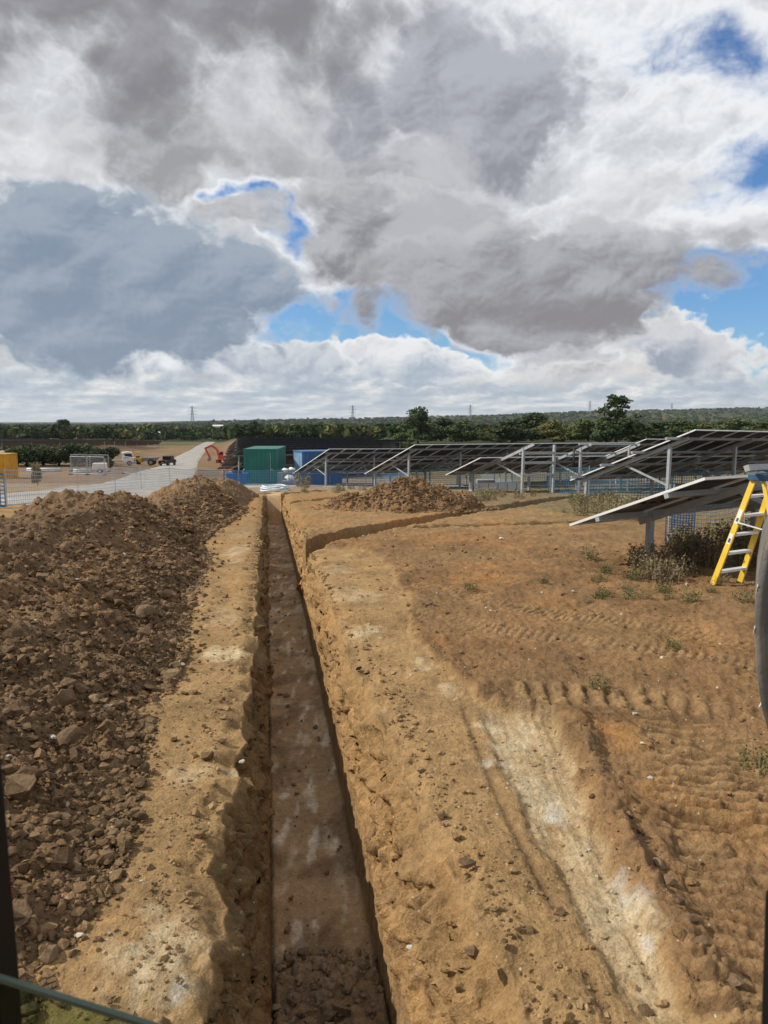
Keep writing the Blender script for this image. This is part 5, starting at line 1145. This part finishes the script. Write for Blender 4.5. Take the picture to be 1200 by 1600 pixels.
def arms():
    m = MB()
    for z, l in ((30, 9), (37.5, 10.5), (45, 8)):
        for s in (-1, 1): m.bar((0, 0, z), (s * l, 0, z), .5); m.bar((0, 0, z + 3), (s * l, 0, z), .35); m.bar((s * l, 0, z), (s * l, 0, z - 3), .3)
    return m
_a = pylon_mesh().build('lattice_body', MATS['pylon_steel']); _b = arms().build('cross_arm', MATS['pylon_steel']); PY = (_a.data, _b.data); bpy.data.objects.remove(_a); bpy.data.objects.remove(_b)
for (px, yt, yb, lab) in ((300, 634, 663, 'tallest pylon, above the haul road'), (551, 633, 658, 'pylon above the far solar rows, left of the big dark tree'), (579, 652, 675, 'faint low pylon between the solar rows and the big dark tree'), (735, 632, 652, 'pylon on the skyline right of the big dark tree'), (922, 626, 645, 'pylon on the hill left of the ragged tall tree'), (1050, 630, 645, 'pylon on the hill right of the ragged tall tree'), (195, 658, 672, 'tiny pylon over the left skyline')):
    Y = 50 * F_PX / ((yb - yt) * 1.12); p = at(px, yt, Y); t = empty('pylon', (p.x, Y, p.z - 50), (0, 0, R(25))); tag(t, lab, 'pylon', 'lattice pylons on the skyline')
    for nm, me in zip(('lattice_body', 'cross_arm'), PY): link(bpy.data.objects.new(nm, me), t)

# ------------------------------------------------------------------ weeds
def weed_geo(n_st, h, spread, seed, leafy=9, leaf=.022):
    r = np.random.default_rng(seed); st = MB(); LP = []; LN = []; FP = []
    for i in range(n_st):
        a, rr = r.uniform(0, 6.283), spread * math.sqrt(r.random()); x, y = rr * math.cos(a), rr * math.sin(a); hh = h * r.uniform(.45, 1.1); lx, ly = r.normal(0, .16, 2) * hh
        pts = [(x, y, -.05), (x + lx * .4, y + ly * .4, hh * .5), (x + lx, y + ly, hh)]; st.tube(pts, [.0045, .0035, .0015], 3, cap=False)
        for k in range(leafy):
            f = r.uniform(.15, 1.0); p = np.array([x + lx * f ** 1.3, y + ly * f ** 1.3, hh * f]) + r.normal(0, .03, 3); LP.append(p); LN.append(r.normal(size=3))
        FP.append((x + lx, y + ly, hh))
    V, Fq = leaf_quads(np.array(LP), np.array(LN), leaf, r); return st, V, Fq, FP
WEEDS = []
for k in range(6):
    st, V, Fq, FP = weed_geo(26, .42, .22, 400 + k, 12, .020); a = st.build('stems', MATS['leaf_weed']); b = np_mesh('leaves', V, Fq, MATS['leaf_brown'], False); fl = MB()
    for p in FP[:1]: fl.cyl(p, (0, 0, 1), .018, .012, 6)
    c = fl.build('flower_head', MATS['flower']); WEEDS.append((a.data, b.data, c.data))
    for o in (a, b, c): bpy.data.objects.remove(o)
def weed(x, y, s, label, m, group, flowers, name='weed_clump', cat='weed'):
    k = random.randrange(6); z = float(surf([x], [y])[0]); t = empty(name, (x, y, z - .02), (0, 0, random.uniform(0, 6.28))); t.scale = (s * 1.1, s * 1.1, s); tag(t, label, cat, group)
    link(bpy.data.objects.new('stems', WEEDS[k][0]), t); o = link(bpy.data.objects.new('leaves', WEEDS[k][1]), t); o.material_slots[0].link = 'OBJECT'; o.material_slots[0].material = MATS[m]
    if flowers: link(bpy.data.objects.new('flower_head', WEEDS[k][2]), t)
r = random.Random(9)
for i in range(32):     # the dry bank of weeds round the post and the ladder
    px = r.uniform(1000, 1215); py = r.uniform(872, 915 if px < 1090 else 893); p = ground_at(px, py); weed(p.x, p.y, r.uniform(.55, .95), 'dry brown weed in the bank under the front table', 'leaf_brown' if r.random() < .65 else 'leaf_weed', 'dry weeds round the ladder and post', r.random() < .08)
for i in range(14):
    p = ground_at(r.uniform(1060, 1230), r.uniform(845, 875)); weed(p.x, p.y, r.uniform(.8, 1.2), 'tall dry weed behind the ladder below the pale netting', 'leaf_weed', 'tall dry weeds behind the ladder', False)
for i in range(22):
    p = ground_at(r.uniform(915, 1190), r.uniform(895, 950)); weed(p.x, p.y, r.uniform(.22, .45), 'small pale green weed at the front of the weedy bank', 'leaf_weed' if r.random() < .6 else 'leaf_green', 'small weeds before the bank', r.random() < .15)
for i in range(22):
    p = ground_at(r.uniform(880, 1010), r.uniform(782, 815)); weed(p.x, p.y, r.uniform(.45, 1.1), 'dry yellowish weed between the two front tables', 'leaf_weed' if r.random() < .7 else 'leaf_green', 'yellowish weeds between the front tables', False)
for i in range(12):
    p = ground_at(r.uniform(735, 850), r.uniform(775, 787)); weed(p.x, p.y, r.uniform(.5, 1.1), 'straw coloured weed before the half built table', 'leaf_weed', 'straw weeds before the half built table', False)
for i in range(12):
    p = ground_at(r.uniform(470, 640), r.uniform(764, 772)); weed(p.x, p.y, r.uniform(.5, .9), 'straw coloured weed by the posts of the farthest near table', 'leaf_weed', 'straw weeds by the far table', False)
p = ground_at(473, 762); weed(p.x, p.y, 2.2, 'taller yellow weed beside the pipe coil and end frame', 'leaf_weed', None, False)
for (px, py, s, lab) in ((735, 930, .35, 'small bright green tuft on the brown earth'), (850, 918, .3, 'green tuft near the track marks'), (935, 1078, .32, 'green tuft among the cleat marks'), (1050, 1020, .32, 'dark green tuft on the right, below the weeds'), (1185, 1210, .42, 'grey green tuft at the right edge'), (985, 935, .35, 'flowering tuft in front of the weed bank'), (925, 880, .55, 'lone weed on a little mound left of the post')):
    p = ground_at(px, py); weed(p.x, p.y, s, lab, 'leaf_green', None, False, 'grass_tuft', 'grass tuft')

# ------------------------------------------------------------------ the machine the picture was taken from
def cab():
    t = empty('excavator_cab', (-.6, .6, 0)); tag(t, 'black cab pillar and tinted lower window at the left picture corner', 'excavator cab'); inv = Matrix.Translation(t.location).inverted(); Y = .95
    def P(px, py, Y=Y): return at(px, py, Y)
    a, b = P(-62, 1080), P(-19, 1560); m = MB(); m.bar(a + (a - b) * 1.2, b + (b - a) * .25, .062, .07, up=(0, 1, 0)); o = m.build('pillar', MATS['cab_black'], t, bevel=.01); o.matrix_parent_inverse = inv
    c0, c1, c2, c3 = P(-120, 1494, .93), P(300, 1626, .80), P(420, 2250, .72), P(-120, 2250, .86); n = (c1 - c0).cross(c3 - c0).normalized() * .006
    g = MB().hexa([c3, c2, c1, c0, c3 + n, c2 + n, c1 + n, c0 + n]); o = g.build('window_pane', MATS['tinted_glass'], t); o.matrix_parent_inverse = inv
    o = MB().bar(c0 + n * .5, c1 + n * .5, .0075, .006).build('window_seal', MATS['glass_edge'], t); o.matrix_parent_inverse = inv
    a, b = P(1232, 1400, .95), P(1223, 1650, .95); o = MB().bar(a, b, .045, .05, up=(0, 1, 0)).build('pillar', MATS['cab_black'], t, bevel=.01); o.matrix_parent_inverse = inv
cab()
def bucket():
    t = empty('digging_bucket', at(1195, 990, 2.6)); tag(t, 'scratched grey steel digger bucket edge at the right picture margin', 'excavator bucket'); c = t.location
    a0 = at(1182, 990, 2.6) - c; V = []; Fs = []; pr = [(1236, 800), (1214, 822), (1196, 860), (1185, 920), (1180.5, 985), (1183, 1050), (1190, 1105), (1203, 1150), (1225, 1190)]
    P0 = [at(x, y, 2.55) - c for x, y in pr]; dep = Vector((.30, .62, 0)); m = MB()
    outer = P0; n = len(P0)
    V = [p for p in outer] + [p + dep for p in outer] + [p + Vector((.03, 0, 0)) for p in outer] + [p + dep + Vector((.03, 0, 0)) for p in outer]
    for i in range(n - 1): Fs += [(i, i + 1, n + i + 1, n + i), (2 * n + i + 1, 2 * n + i, 3 * n + i, 3 * n + i + 1), (i, 2 * n + i, 2 * n + i + 1, i + 1), (n + i + 1, 3 * n + i + 1, 3 * n + i, n + i)]
    m.add(V, Fs).build('shell', MATS['steel_worn'], t, True)
    side = [(q.x, q.z) for q in outer]; side += [(side[-1][0] + .45, side[-1][1] - .02), (side[0][0] + .5, side[0][1] + .05)]
    m = MB(); m.prism(side, (.03, 0, 0), (1, 0, 0), (0, 0, 1), (0, .02, 0)).build('side_plate', MATS['steel_worn'], t)
    for k, f in enumerate((.42, .56, .8)):
        i = int(f * (n - 1)); p, q = P0[i], P0[i] + dep * .9
        MB().bar(p + Vector((-.0035, .0, .012)), p + dep * .25 + Vector((-.004, 0, -.06)), .002, .010).build('bright_scratch', MATS['alu'], t)
    top = P0[0] + dep * .5 + Vector((.22, 0, -.05)); MB().bar(top, top + Vector((.62, -1.1, 1.5)), .20, .24, up=(0, 1, 0)).build('dipper_arm', MATS['steel_worn'], t, bevel=.02)
    MB().cyl(top + Vector((0, 0, -.02)), (0, 1, 0), .06, .34, 14).build('pivot_pin', MATS['grey_paint'], t, True)
    MB().bar(P0[-1] + Vector((.1, 0, 0)), P0[-1] + dep + Vector((.1, 0, 0)), .16, .03).build('cutting_edge', MATS['steel_worn'], t)
bucket()

# ------------------------------------------------------------------ the air between here and the hills
def haze():
    o = MB().box(-9500, 9500, -60, 9300, -60, 190).build('haze', None); o.data.materials.clear()
    m = bpy.data.materials.new('air'); m.use_nodes = True; T = NT(m.node_tree); T.n.clear(); out = T.new('ShaderNodeOutputMaterial'); v = T.new('ShaderNodeVolumePrincipled')
    v.inputs['Color'].default_value = (.80, .88, 1.0, 1); v.inputs['Density'].default_value = 0.00004; v.inputs['Anisotropy'].default_value = 0.2
    T.l.new(v.outputs[0], out.inputs['Volume']); o.data.materials.append(m); tag(o, 'thin pale blue haze over the valley and hills', 'haze', None, 'stuff')
haze()
